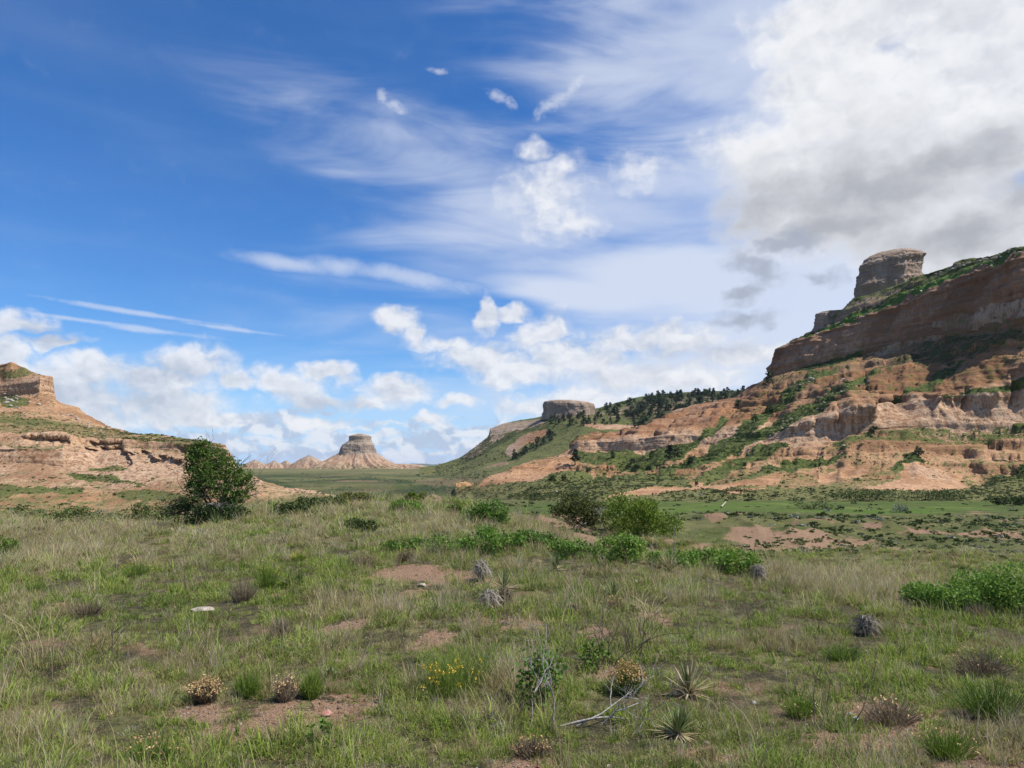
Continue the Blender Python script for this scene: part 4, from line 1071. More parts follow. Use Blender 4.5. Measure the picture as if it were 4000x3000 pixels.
M_GRASS = grass_mat("grass blades")
M_SUMAC = leaf_mat("sumac leaves", ((0.065, 0.135, 0.018), (0.125, 0.23, 0.030), (0.22, 0.33, 0.06)), 0.35, 3.0)
M_TREE = leaf_mat("plum leaves", ((0.036, 0.074, 0.012), (0.072, 0.135, 0.020), (0.145, 0.22, 0.040)), 0.35, 1.5)
M_JUNI = leaf_mat("juniper sprays", ((0.020, 0.038, 0.010), (0.040, 0.066, 0.017), (0.075, 0.105, 0.028)), 0.15, 1.5)
M_PINE = leaf_mat("pine sprays", ((0.014, 0.026, 0.009), (0.026, 0.043, 0.014), (0.048, 0.066, 0.022)), 0.1, 0.4)
M_SCRUB = leaf_mat("scrub leaves", ((0.036, 0.058, 0.013), (0.080, 0.112, 0.024), (0.15, 0.175, 0.055)), 0.15, 0.3)
M_OLIVE = leaf_mat("olive leaves", ((0.060, 0.070, 0.016), (0.11, 0.125, 0.026), (0.17, 0.18, 0.045)), 0.25, 1.5)
M_WILLOW = leaf_mat("light green leaves", ((0.080, 0.125, 0.012), (0.145, 0.21, 0.018), (0.22, 0.29, 0.035)), 0.3, 1.5)
M_SAGE = leaf_mat("sage leaves", ((0.12, 0.13, 0.095), (0.21, 0.215, 0.16), (0.33, 0.33, 0.27)), 0.15, 2.0)
M_BROOM = leaf_mat("broom stems", ((0.060, 0.105, 0.014), (0.12, 0.19, 0.026), (0.20, 0.27, 0.045)), 0.2, 6.0)
M_DEADBROOM = leaf_mat("dead broom stems", ((0.10, 0.072, 0.045), (0.19, 0.145, 0.092), (0.30, 0.24, 0.16)), 0.1, 6.0)
M_SEED = leaf_mat("seed heads", ((0.30, 0.18, 0.07), (0.45, 0.29, 0.12), (0.58, 0.42, 0.21)), 0.1, 9.0)
M_YELLOW = leaf_mat("yellow petals", ((0.50, 0.33, 0.03), (0.62, 0.43, 0.05), (0.70, 0.52, 0.09)), 0.2, 9.0)
M_WHITE = leaf_mat("white petals", ((0.70, 0.70, 0.68), (0.78, 0.78, 0.76), (0.82, 0.82, 0.80)), 0.2, 9.0)
M_YUCCA = leaf_mat("yucca leaves", ((0.11, 0.14, 0.05), (0.20, 0.24, 0.09), (0.34, 0.36, 0.16)), 0.1, 9.0)
M_STRAW = leaf_mat("straw", ((0.27, 0.21, 0.11), (0.40, 0.32, 0.18), (0.55, 0.45, 0.27)), 0.2, 9.0)
M_DEADGREY = plain_mat("weathered dead wood", (0.17, 0.152, 0.135), (0.40, 0.38, 0.35), 30)
M_BARK = plain_mat("bark", (0.055, 0.042, 0.033), (0.13, 0.105, 0.085), 14)
M_STEM = plain_mat("dark stems", (0.085, 0.062, 0.047), (0.18, 0.14, 0.11), 20)
M_DEADLEAF = leaf_mat("dead grey leaves", ((0.13, 0.105, 0.075), (0.26, 0.222, 0.172), (0.42, 0.375, 0.31)), 0.05, 12.0)
M_STONE = plain_mat("pale boulder", (0.30, 0.255, 0.205), (0.46, 0.40, 0.33), 1.4)
M_PEBBLE = plain_mat("soil crumbs", (0.16, 0.085, 0.05), (0.30, 0.18, 0.11), 3)
M_PINK = plain_mat("pinkish stone", (0.38, 0.17, 0.13), (0.50, 0.27, 0.21), 18)


# ------------------------------------------------------------ plants: shapes
def leaves_np(P, size, rng, up=0.3, asp=0.5, outward=None):
    """one pointed leaf (a folded quad) per point"""
    n = len(P)
    d = rng.normal(size=(n, 3))
    d[:, 2] += up
    if outward is not None:
        d += outward
    d /= np.linalg.norm(d, axis=1, keepdims=True)
    e = np.cross(d, rng.normal(size=(n, 3)))
    e /= np.linalg.norm(e, axis=1, keepdims=True)
    s = size * rng.uniform(0.6, 1.35, (n, 1))
    a, b = P - d * s * 0.5, P + d * s * 0.5
    c = P + e * s * asp * 0.5
    q = P - e * s * asp * 0.5
    V = np.stack([a, c, b, q], 1).reshape(-1, 3)
    return V, np.arange(4 * n).reshape(-1, 4)


def lumps(rng, n, rx, ry, h, k=9, fill=0.5, base=0.15):
    """points in a crown made of k lumps inside a half ellipsoid rx, ry, h standing on the ground"""
    C, Rd = [], []
    for i in range(k):
        a, r = rng.uniform(0, 6.283), math.sqrt(rng.uniform(0, 1)) * 0.75
        z = rng.uniform(base, 0.86) * math.sqrt(max(0.05, 1 - (r * 0.9) ** 2))
        C.append((math.cos(a) * r * rx, math.sin(a) * r * ry, z * h))
        Rd.append(rng.uniform(0.22, 0.42))
    C, Rd = np.array(C), np.array(Rd)
    i = rng.choice(k, n, p=Rd ** 2 / (Rd ** 2).sum())
    d = rng.normal(size=(n, 3))
    d /= np.linalg.norm(d, axis=1, keepdims=True)
    r = rng.uniform(fill, 1.08, (n, 1)) * Rd[i][:, None]
    P = C[i] + d * r * np.array([rx, ry, h * 0.75])
    P[:, 2] = np.abs(P[:, 2])
    return P, d * 0.5


def tubes_np(lines, sides=5):
    """lines: list of (points (n,3), radii (n,)) -> one mesh of round tapering sticks"""
    V, Fc, o = [], [], 0
    for pts, rad in lines:
        pts = np.asarray(pts, float)
        n = len(pts)
        rad = np.broadcast_to(np.asarray(rad, float), (n,))
        t = np.gradient(pts, axis=0)
        t /= np.maximum(np.linalg.norm(t, axis=1, keepdims=True), 1e-9)
        ref = np.where(np.abs(t[:, 2:3]) > 0.9, np.array([[1.0, 0, 0]]), np.array([[0, 0, 1.0]]))
        u = np.cross(t, ref)
        u /= np.maximum(np.linalg.norm(u, axis=1, keepdims=True), 1e-9)
        w = np.cross(t, u)
        ph = np.linspace(0, 2 * np.pi, sides, endpoint=False)
        ring = pts[:, None] + rad[:, None, None] * (u[:, None] * np.cos(ph)[None, :, None] + w[:, None] * np.sin(ph)[None, :, None])
        V.append(ring.reshape(-1, 3))
        Fc.append(grid_faces(sides, n, True) + o)
        o += n * sides
    return np.concatenate(V), np.concatenate(Fc)


def stick(rng, a, d, length, r0, r1, n=7, wob=0.12, droop=0.0):
    d = np.asarray(d, float)
    d = d / np.linalg.norm(d)
    pts = [np.asarray(a, float)]
    for i in range(n - 1):
        d = d + rng.normal(size=3) * wob + np.array([0, 0, -droop])
        d /= np.linalg.norm(d)
        pts.append(pts[-1] + d * length / (n - 1))
    return np.array(pts), np.linspace(r0, r1, n)


def branching(rng, root, d, length, r, depth=3, kids=3, spread=0.7, droop=0.0, out=None):
    out = [] if out is None else out
    pts, rad = stick(rng, root, d, length, r, r * 0.55, 6, 0.22, droop)
    out.append((pts, rad))
    if depth > 0:
        for i in range(kids):
            k = rng.integers(2, 6)
            dd = (pts[k] - pts[k - 1])
            dd = dd / np.linalg.norm(dd) + rng.normal(size=3) * spread
            branching(rng, pts[k], dd, length * rng.uniform(0.45, 0.75), rad[k] * 0.7, depth - 1, kids, spread, droop, out)
    return out


def blades_np(rng, n, rad, h, w, lean, dead, curl=0.6, seg=3, hvar=0.45):
    """a tuft: n bent, tapering blades rooted within rad"""
    a = rng.uniform(0, 6.283, n)
    r = rad * np.sqrt(rng.uniform(0, 1, n))
    root = np.stack([np.cos(a) * r, np.sin(a) * r, 0 * r - 0.01], 1)
    b = a + rng.normal(size=n) * 0.9
    H = h * rng.uniform(1 - hvar, 1 + hvar, n)
    ln = np.abs(rng.normal(size=n)) * lean + 0.05
    cu = curl * rng.uniform(0.2, 1.4, n)
    W = w * rng.uniform(0.6, 1.3, n)
    side = np.stack([-np.sin(b), np.cos(b), 0 * b], 1)
    side = side * np.cos(rng.uniform(0, 3.14, n))[:, None] + np.stack([np.cos(b), np.sin(b), 0 * b], 1) * 0.5
    side /= np.linalg.norm(side, axis=1, keepdims=True)
    rows, tip = [], []
    p, th = root, ln * 0.5
    for i in range(seg + 1):
        f = i / seg
        ww = (W * (1 - 0.88 * f ** 1.6))[:, None] * 0.5
        rows.append(np.stack([p - side * ww, p + side * ww], 1))
        tip.append(np.full((n, 2), f))
        step = H / seg
        d = np.stack([np.cos(b) * np.sin(th), np.sin(b) * np.sin(th), np.cos(th)], 1)
        p = p + d * step[:, None]
        th = np.minimum(th + ln * 0.6 + cu * (f + 0.25), 2.4)
    V = np.stack(rows, 1)                      # n, seg+1, 2, 3
    tip = np.stack(tip, 1)
    dd = (rng.uniform(0, 1, n) < dead).astype(float) * rng.uniform(0.75, 1.0, n) + rng.uniform(0, 0.2, n)
    dd = np.broadcast_to(dd[:, None, None], tip.shape)
    base = (np.arange(n) * (seg + 1) * 2)[:, None]
    Fc = np.stack([np.stack([base[:, 0] + 2 * i, base[:, 0] + 2 * i + 1, base[:, 0] + 2 * i + 3, base[:, 0] + 2 * i + 2], 1) for i in range(seg)], 1).reshape(-1, 4)
    return V.reshape(-1, 3), Fc, dd.reshape(-1), tip.reshape(-1)


def merge(*vf):
    V, Fc, o = [], [], 0
    for v, f in vf:
        V.append(v)
        Fc.append(f + o)
        o += len(v)
    return np.concatenate(V), np.concatenate(Fc)


# ------------------------------------------------------------ ground cover, scattered over points (stuff)
def scatter(name, protos, P, scl, rotz, idx, label, tilt=0.12, seed=1):
    """protos: list of meshes; one GN modifier on a mesh of points"""
    rng = np.random.default_rng(seed)
    n = len(P)
    c = bpy.data.collections.new(name + " kinds")
    for i, me in enumerate(protos):
        c.objects.link(bpy.data.objects.new("%s_kind_%02d" % (name, i), me))
    me = bpy.data.meshes.new(name)
    me.vertices.add(n)
    me.vertices.foreach_set('co', np.ascontiguousarray(P, np.float32).ravel())
    a = me.attributes.new('rot', 'FLOAT_VECTOR', 'POINT')
    rot = np.stack([rng.normal(size=n) * tilt, rng.normal(size=n) * tilt, rotz], 1)
    a.data.foreach_set('vector', np.ascontiguousarray(rot, np.float32).ravel())
    a = me.attributes.new('scl', 'FLOAT_VECTOR', 'POINT')
    a.data.foreach_set('vector', np.ascontiguousarray(scl, np.float32).ravel())
    a = me.attributes.new('idx', 'INT', 'POINT')
    a.data.foreach_set('value', np.ascontiguousarray(idx, np.int32))
    o = link(name, me)
    g = bpy.data.node_groups.new(name, 'GeometryNodeTree')
    g.interface.new_socket(name="Geometry", in_out='INPUT', socket_type='NodeSocketGeometry')
    g.interface.new_socket(name="Geometry", in_out='OUTPUT', socket_type='NodeSocketGeometry')
    gi, go = g.nodes.new('NodeGroupInput'), g.nodes.new('NodeGroupOutput')
    ip = g.nodes.new('GeometryNodeInstanceOnPoints')
    ci = g.nodes.new('GeometryNodeCollectionInfo')
    ci.inputs['Collection'].default_value = c
    ci.inputs['Separate Children'].default_value = True
    ci.inputs['Reset Children'].default_value = True
    g.links.new(gi.outputs[0], ip.inputs['Points'])
    g.links.new(ci.outputs[0], ip.inputs['Instance'])
    ip.inputs['Pick Instance'].default_value = True
    for nm, typ, sock in (('idx', 'INT', 'Instance Index'), ('rot', 'FLOAT_VECTOR', 'Rotation'), ('scl', 'FLOAT_VECTOR', 'Scale')):
        na = g.nodes.new('GeometryNodeInputNamedAttribute')
        na.data_type = typ
        na.inputs['Name'].default_value = nm
        src = na.outputs[0]
        if nm == 'rot':
            er = g.nodes.new('FunctionNodeEulerToRotation')
            g.links.new(src, er.inputs[0])
            src = er.outputs[0]
        g.links.new(src, ip.inputs[sock])
    g.links.new(ip.outputs[0], go.inputs[0])
    md = o.modifiers.new("scatter", 'NODES')
    md.node_group = g
    return tag(o, label, None, None, 'stuff')


def tuft_mesh(seed, *args, **kw):
    rng = np.random.default_rng(seed)
    V, Fc, dead, tip = blades_np(rng, *args, **kw)
    return mesh_np("grass_tuft", V, Fc, {'dead': dead, 'tip': tip}, True, [M_GRASS])


def bush_mesh(name, seed, n, rx, ry, h, size, mat, k=9, fill=0.5, up=0.3, asp=0.55, stems=0, smat=None):
    rng = np.random.default_rng(seed)
    P, d = lumps(rng, n, rx, ry, h, k, fill)
    V, Fc = leaves_np(P, size, rng, up, asp, d)
    return mesh_np(name, V, Fc, None, False, [mat])


# places where the near ground is bare: (pixel x, pixel y, radius in metres across, along)
CLEAR = []


def build_grass():
    rng = np.random.default_rng(21)
    P3 = []
    protos = []
    for s in range(3):
        protos.append(tuft_mesh(100 + s, 34, 0.075, 0.105, 0.0075, 0.62, 0.16, curl=0.8))         # 0-2 green bunch
    for s in range(3):
        protos.append(tuft_mesh(110 + s, 42, 0.10, 0.065, 0.0065, 0.95, 0.40, curl=1.2))          # 3-5 low and curly
    for s in range(2):
        protos.append(tuft_mesh(120 + s, 14, 0.06, 0.22, 0.0052, 0.30, 0.92, curl=0.45))         # 6-7 tall straw
    for s in range(2):
        protos.append(tuft_mesh(130 + s, 46, 0.10, 0.11, 0.0065, 0.60, 0.75, curl=0.8))         # 8-9 straw bunch
    for s in range(2):
        protos.append(tuft_mesh(140 + s, 24, 0.07, 0.15, 0.0105, 0.55, 0.06, curl=0.9))          # 10-11 broad green
    protos.append(tuft_mesh(150, 5, 0.06, 0.36, 0.0048, 0.20, 0.8, curl=0.3, seg=4))             # 12 lone stalks
    N = 135000
    t = rng.uniform(-1.05, 1.05, N)
    a = 0.55
    u = rng.uniform(0, 1, N)
    d0, d1 = 3.0, 47.0
    D = (d0 ** a + u * (d1 ** a - d0 ** a)) ** (1 / a)
    x = t * D
    z = gz(x, D)
    n1 = fbm(x * 0.5, D * 0.5, o=4)
    n2 = fbm(x * 0.14 + 7, D * 0.14, o=3)
    n3 = fbm(x * 1.6 + 3, D * 1.6, o=3)
    keep = rng.uniform(0, 1, N) < np.clip(0.80 + 1.5 * n3 + 0.5 * n1, 0.10, 1)
    for (px, py, rx, ry) in BARE:
        q = hit(px, py)
        e = ((x - q.x) / rx) ** 2 + ((D - q.y) / (ry * 1.6)) ** 2
        keep &= ~((e < 0.75 + 1.2 * n3) & (rng.uniform(0, 1, N) < 0.86))
    for (q, rr) in CLEAR:
        keep &= ~(((x - q.x) ** 2 + (D - q.y) ** 2 < (rr * (1 + 0.3 * n3)) ** 2))
    px, py = proj(np.stack([x, D, z], -1))
    for poly in PATHS:
        keep &= ~(in_poly(px + 14 * n3, py + 6 * n3, poly) & (rng.uniform(0, 1, N) < 0.95))
    # straw-coloured stands
    dry = 0.20 + 0.42 * n2
    for (cx, cy, w, h, g) in ((300, 2110, 560, 60, 0.95), (120, 2180, 260, 70, 0.4), (1250, 2010, 600, 50, 0.25), (1950, 2050, 420, 50, 0.45), (2350, 2110, 330, 30, 0.6), (3150, 2270, 420, 50, 1.1), (3480, 2340, 260, 50, 0.8), (1600, 2050, 500, 60, 0.25)):
        dry = dry + g * np.exp(-((px - cx) / w) ** 2 - ((py - cy) / h) ** 2)
    dry = dry + 0.9 * sstep(fbm(x * 0.9 + 11, D * 0.9, o=4), 0.12, 0.5)
    r = rng.uniform(0, 1, N) + 0.5 * fbm(x * 0.7 + 31, D * 0.7, o=3)
    idx = np.where(r < 0.42, rng.integers(0, 3, N), np.where(r < 0.80, rng.integers(3, 6, N), rng.integers(10, 12, N)))
    idx = np.where(rng.uniform(0, 1, N) < dry * 0.75, np.where(rng.uniform(0, 1, N) < 0.45, rng.integers(6, 8, N), rng.integers(8, 10, N)), idx)
    idx = np.where(rng.uniform(0, 1, N) < 0.02, 12, idx)
    # tufts lean to more growth in the damp hollows, and thicker blades far away keep the sward closed
    dens = np.clip(1 + 1.15 * n3, 0.55, 1.9)
    sc = rng.uniform(0.75, 1.35, N) * (1 + 0.35 * n1) * dens * (1 + 0.45 * sstep(D, 14, 40)) * (0.62 + 0.30 * sstep(D, 4.5, 14))
    tan = np.exp(-((px - 3130) / 430) ** 2 - ((py - 2275) / 55) ** 2)
    sc = sc * (1 + 0.5 * tan)
    wide = sc * (1 + 0.9 * sstep(D, 12, 40))
    sel = keep
    # pebbles and crumbs on the worn places
    n_ = 5000
    gx, gy = [], []
    for (bx, by, rx, ry) in BARE:
        q = hit(bx, by)
        m_ = n_ // len(BARE)
        gx.append(q.x + rng.normal(size=m_) * rx * 0.7)
        gy.append(q.y + rng.normal(size=m_) * ry * 1.1)
    gx, gy = np.concatenate(gx), np.concatenate(gy)
    gs = rng.uniform(0.003, 0.009, len(gx)) * (1 + 1.3 * (rng.uniform(0, 1, len(gx)) < 0.05))
    kinds = []
    for i in range(3):
        d = np.random.default_rng(180 + i).normal(size=(8, 3))
        d /= np.linalg.norm(d, axis=1, keepdims=True)
        th = np.array([[-1, -1, -0.6], [1, -1, -0.7], [1, 1, -0.6], [-1, 1, -0.7], [-1, -0.8, 0.6], [0.8, -1, 0.7], [1, 0.7, 0.5], [-0.7, 1, 0.6]]) + d * 0.45
        kinds.append(mesh_np('pebble', th, np.array([[0, 1, 2, 3], [4, 5, 6, 7], [0, 1, 5, 4], [1, 2, 6, 5], [2, 3, 7, 6], [3, 0, 4, 7]]), None, False, [(M_PEBBLE, M_STONE, M_STEM)[i]]))
    scatter('gravel', kinds, np.stack([gx, gy, gz(gx, gy) + gs * 0.2], 1), np.stack([gs, gs * 1.2, gs * 0.7], 1), rng.uniform(0, 6.283, len(gx)), rng.integers(0, 3, len(gx)), 'pebbles and crumbs of soil on the worn bare patches', 0.4, 9)
    P = np.stack([x, D, z], -1)[sel]
    scatter("grass", protos, P, np.stack([wide, wide, sc], 1)[sel], rng.uniform(0, 6.283, N)[sel], idx[sel], "short green prairie grass mixed with straw tufts over the near rise", 0.14, 3)
    # grass and low herbs of the lower ground beyond the rise
    N = 13000
    t = rng.uniform(-1.0, 1.0, N)
    D = np.exp(rng.uniform(math.log(24), math.log(170), N))
    x = t * D
    z = gz(x, D)
    n1, n2 = fbm(x * 0.10, D * 0.10, o=4), fbm(x * 0.35, D * 0.35, o=3)
    keep = (rng.uniform(0, 1, N) < np.clip(0.70 + 1.1 * n1 + 0.6 * n2, 0.06, 1)) & ~((t > -0.1) & (D > 96) & (D < 132))
    for (mx_, my_, Dm, wx, wy, h) in MOUNDS:
        mx = (mx_ - CX) / F * Dm
        keep &= ~((np.exp(-((x - mx) / wx) ** 2 - ((D - Dm + wy * 0.4) / wy) ** 2) > 0.42) & (rng.uniform(0, 1, N) < 0.6))
    qx, qy = proj(np.stack([x, D, z], -1))
    for poly in PATHS:
        keep &= ~in_poly(qx, qy, poly)
    sc = rng.uniform(1.2, 2.6, N)
    idx = np.where(rng.uniform(0, 1, N) < 0.3 + 0.4 * n1, rng.integers(8, 10, N), rng.integers(0, 6, N))
    wide = sc * 1.7
    scatter("grass", protos, np.stack([x, D, z], -1)[keep], np.stack([wide, wide, sc * 0.8], 1)[keep], rng.uniform(0, 6.283, N)[keep], idx[keep], "rough low grass over the hollow ground below the rise", 0.1, 4)



def surf_samples(key, n, rng, weight, pxr=None):
    """n points on a hill's mesh, chosen by weight"""
    V, at = LAND[key]
    w = weight.copy().ravel()
    X = V.reshape(-1, 3)
    du = np.linalg.norm(np.gradient(V, axis=1), axis=-1).ravel() * np.linalg.norm(np.gradient(V, axis=0), axis=-1).ravel()
    w = np.maximum(w, 0) * np.minimum(du, np.percentile(du, 95))
    w /= w.sum()
    i = rng.choice(len(w), n, p=w)
    nu = V.shape[1]
    a, b = rng.uniform(0, 1, (n, 1)), rng.uniform(0, 1, (n, 1))
    m_ = len(X) - 1
    i1, i2, i3 = np.minimum(i + 1, m_), np.minimum(i + nu, m_), np.minimum(i + nu + 1, m_)
    Q = (X[i] * (1 - a) + X[i1] * a) * (1 - b) + (X[i2] * (1 - a) + X[i3] * a) * b
    bad = np.linalg.norm(X[i1] - X[i], axis=1) > 20
    Q[bad] = X[i][bad]
    return Q, i


def build_scrub():
    rng = np.random.default_rng(33)
    kinds = [bush_mesh("scrub_clump", 300 + i, 90, 0.5, 0.5, 0.42, 0.20, M_SCRUB, 5, 0.3) for i in range(4)]
    kinds += [bush_mesh("scrub_clump", 310 + i, 80, 0.5, 0.5, 0.34, 0.18, M_SAGE, 5, 0.3) for i in range(1)]
    kinds += [bush_mesh("scrub_clump", 320 + i, 90, 0.55, 0.55, 0.45, 0.2, M_JUNI, 5, 0.3) for i in range(2)]
    def put(name, P, s, label, mixture=(0.74, 0.06, 0.20), flat=1.0, seed=1):
        n = len(P)
        r = rng.uniform(0, 1, n)
        idx = np.where(r < mixture[0], rng.integers(0, 4, n), np.where(r < mixture[0] + mixture[1], 4, rng.integers(5, 7, n)))
        scatter(name, kinds, P - np.array([0, 0, 0.04]) * s[:, None], np.stack([s, s * rng.uniform(0.8, 1.2, n), s * flat * rng.uniform(0.6, 1.1, n)], 1), rng.uniform(0, 6.283, n), idx, label, 0.1, seed)
    # right bluff
    V, at = LAND['right']
    nz = fbm(V[..., 0] * 0.09, V[..., 1] * 0.09, V[..., 2] * 0.12, o=4)
    nrm = np.abs(grid_normals(V)[..., 2])
    w = (np.clip(at['veg'] - 0.08, 0.0, 1) ** 1.3 + 0.015) * np.clip(0.5 + 1.4 * nz, 0.05, 1.5) * sstep(nrm, 0.25, 0.6)
    w *= 1 - 0.6 * at['lush']
    w[-14:] = 0
    P, _ = surf_samples('right', 15000, rng, w)
    put("scrub", P, rng.uniform(0.35, 1.0, len(P)) * (1 + (rng.uniform(0, 1, len(P)) < 0.06) * 1.0), "low green scrub and bunch grass clinging to the right bluff's ledges", flat=0.75, seed=11)
    V, at = LAND['left']
    nz = fbm(V[..., 0] * 0.25, V[..., 1] * 0.25, V[..., 2] * 0.25, o=4)
    nrm = np.abs(grid_normals(V)[..., 2])
    w = (np.clip(at['veg'] - 0.05, 0.0, 1) ** 1.3 + 0.02) * np.clip(0.5 + 1.4 * nz, 0.03, 1.5) * sstep(nrm, 0.25, 0.6)
    w[-14:] = 0
    P, _ = surf_samples('left', 6500, rng, w)
    put("scrub", P, rng.uniform(0.16, 0.5, len(P)), "small tufts of grey green scrub on the left bluff's slopes", (0.64, 0.22, 0.14), 0.7, 12)
    V, at = LAND['mid']
    nz = fbm(V[..., 0] * 0.03, V[..., 1] * 0.03, V[..., 2] * 0.03, o=4)
    w = np.clip(at['veg'], 0.0, 1) * np.clip(0.25 + 1.4 * nz, 0.02, 1.5) * (0.2 + at['dark'])
    w[-14:] = 0
    P, _ = surf_samples('mid', 3000, rng, w)
    put("scrub", P, rng.uniform(0.8, 2.2, len(P)), "dark low brush on the green hill's flanks", (0.6, 0.0, 0.4), 0.8, 13)
    # valley floor and the lower ground
    N = 9000
    t = rng.uniform(-0.55, 0.8, N)
    D = np.exp(rng.uniform(math.log(170), math.log(900), N))
    x = t * D
    nz = fbm(x * 0.03, D * 0.018, o=4)
    keep = rng.uniform(0, 1, N) < np.clip(0.25 + 1.6 * nz, 0.02, 1) * (1 - 0.7 * sstep(D, 500, 800))
    x, D = x[keep], D[keep]
    put("scrub", np.stack([x, D, gz(x, D)], -1), rng.uniform(0.6, 1.9, len(x)) * (0.7 + 0.5 * sstep(D, 200, 500)), "dark green brush dotted over the valley floor", (0.55, 0.02, 0.43), 0.7, 14)
    N = 14000
    t = rng.uniform(-0.85, 0.9, N)
    D = np.exp(rng.uniform(math.log(27), math.log(150), N))
    x = t * D
    nz = fbm(x * 0.12 + 4, D * 0.12, o=4)
    keep = (rng.uniform(0, 1, N) < np.clip(0.55 + 1.7 * nz, 0.06, 1)) & ~((t > -0.1) & (D > 95) & (D < 133) & (rng.uniform(0, 1, N) < 0.85)) & ~((D < 46) & (t < 0.05) & (t > -0.45))
    x, D = x[keep], D[keep]
    put("scrub", np.stack([x, D, gz(x, D)], -1), rng.uniform(0.25, 1.0, len(x)) ** 1.5 * (0.9 + 1.1 * sstep(D, 40, 100)), "low sage and scrub over the broken ground before the meadow", (0.70, 0.14, 0.16), 0.7, 15)


build_scrub()


# ------------------------------------------------------------ single plants, rocks and trees (things)
def empty(name, loc, rz=0.0, s=1.0):
    o = bpy.data.objects.new(name, None)
    COL.objects.link(o)
    o.location = loc
    o.rotation_euler = (0, 0, rz)
    o.scale = (s, s, s)
    o.empty_display_size = 0.2
    return o


def copy_tree(o, parent=None):
    c = o.copy()
    COL.objects.link(c)
    if parent is not None:
        c.parent = parent
    for ch in list(o.children):
        copy_tree(ch, c)
    return c


def part(name, VF, mat, parent, smooth=False):
    return link(name, mesh_np(name, VF[0], VF[1], None, smooth, [mat]), parent)


_pcache = {}


def on_land(key, px, py, tol=9):
    """nearest point of a hill seen at a photograph pixel"""
    if key not in _pcache:
        V = LAND[key][0].reshape(-1, 3)
        _pcache[key] = (V, *proj(V))
    V, a, b = _pcache[key]
    d2 = (a - px) ** 2 + (b - py) ** 2
    near = d2 < tol * tol
    if not near.any():
        return Vector(V[int(np.argmin(d2))])
    c = np.where(near)[0]
    return Vector(V[c[int(np.argmin(V[c, 1]))]])


def px_size(px, D):
    return px / F * D


def shrub(name, px, py, w, h, leaf, mat, label, cat="shrub", group=None, n=2600, k=10, seed=1, depth=0.8, at=None, stems=9, asp=0.55, fill=0.45):
    """a leafy bush with its stems; w, h in photograph pixels where it stands"""
    p = hit(px, py) if at is None else at
    W, H = px_size(w, p.y), px_size(h, p.y)
    rng = np.random.default_rng(seed)
    r = tag(empty(name, p - Vector((0, 0, 0.03))), label, cat, group)
    P, d = lumps(rng, n, W / 2, W / 2 * depth, H, k, fill, 0.1)
    part("foliage", leaves_np(P, leaf, rng, 0.35, asp, d), mat, r)
    ls = []
    for i in range(stems):
        a = rng.uniform(0, 6.283)
        q = P[rng.integers(0, n)] * np.array([0.9, 0.9, 0.95])
        b = np.array([math.cos(a) * W * 0.08, math.sin(a) * W * 0.08, -0.02])
        m_ = (b + q) / 2 + rng.normal(size=3) * W * 0.04
        pts = np.array([b, b * 0.6 + m_ * 0.4 + [0, 0, H * 0.05], m_, m_ * 0.4 + q * 0.6, q])
        ls.append((pts, np.linspace(0.010, 0.003, 5) * max(1.0, H)))
    part("stem", tubes_np(ls, 4), M_STEM, r)
    return r


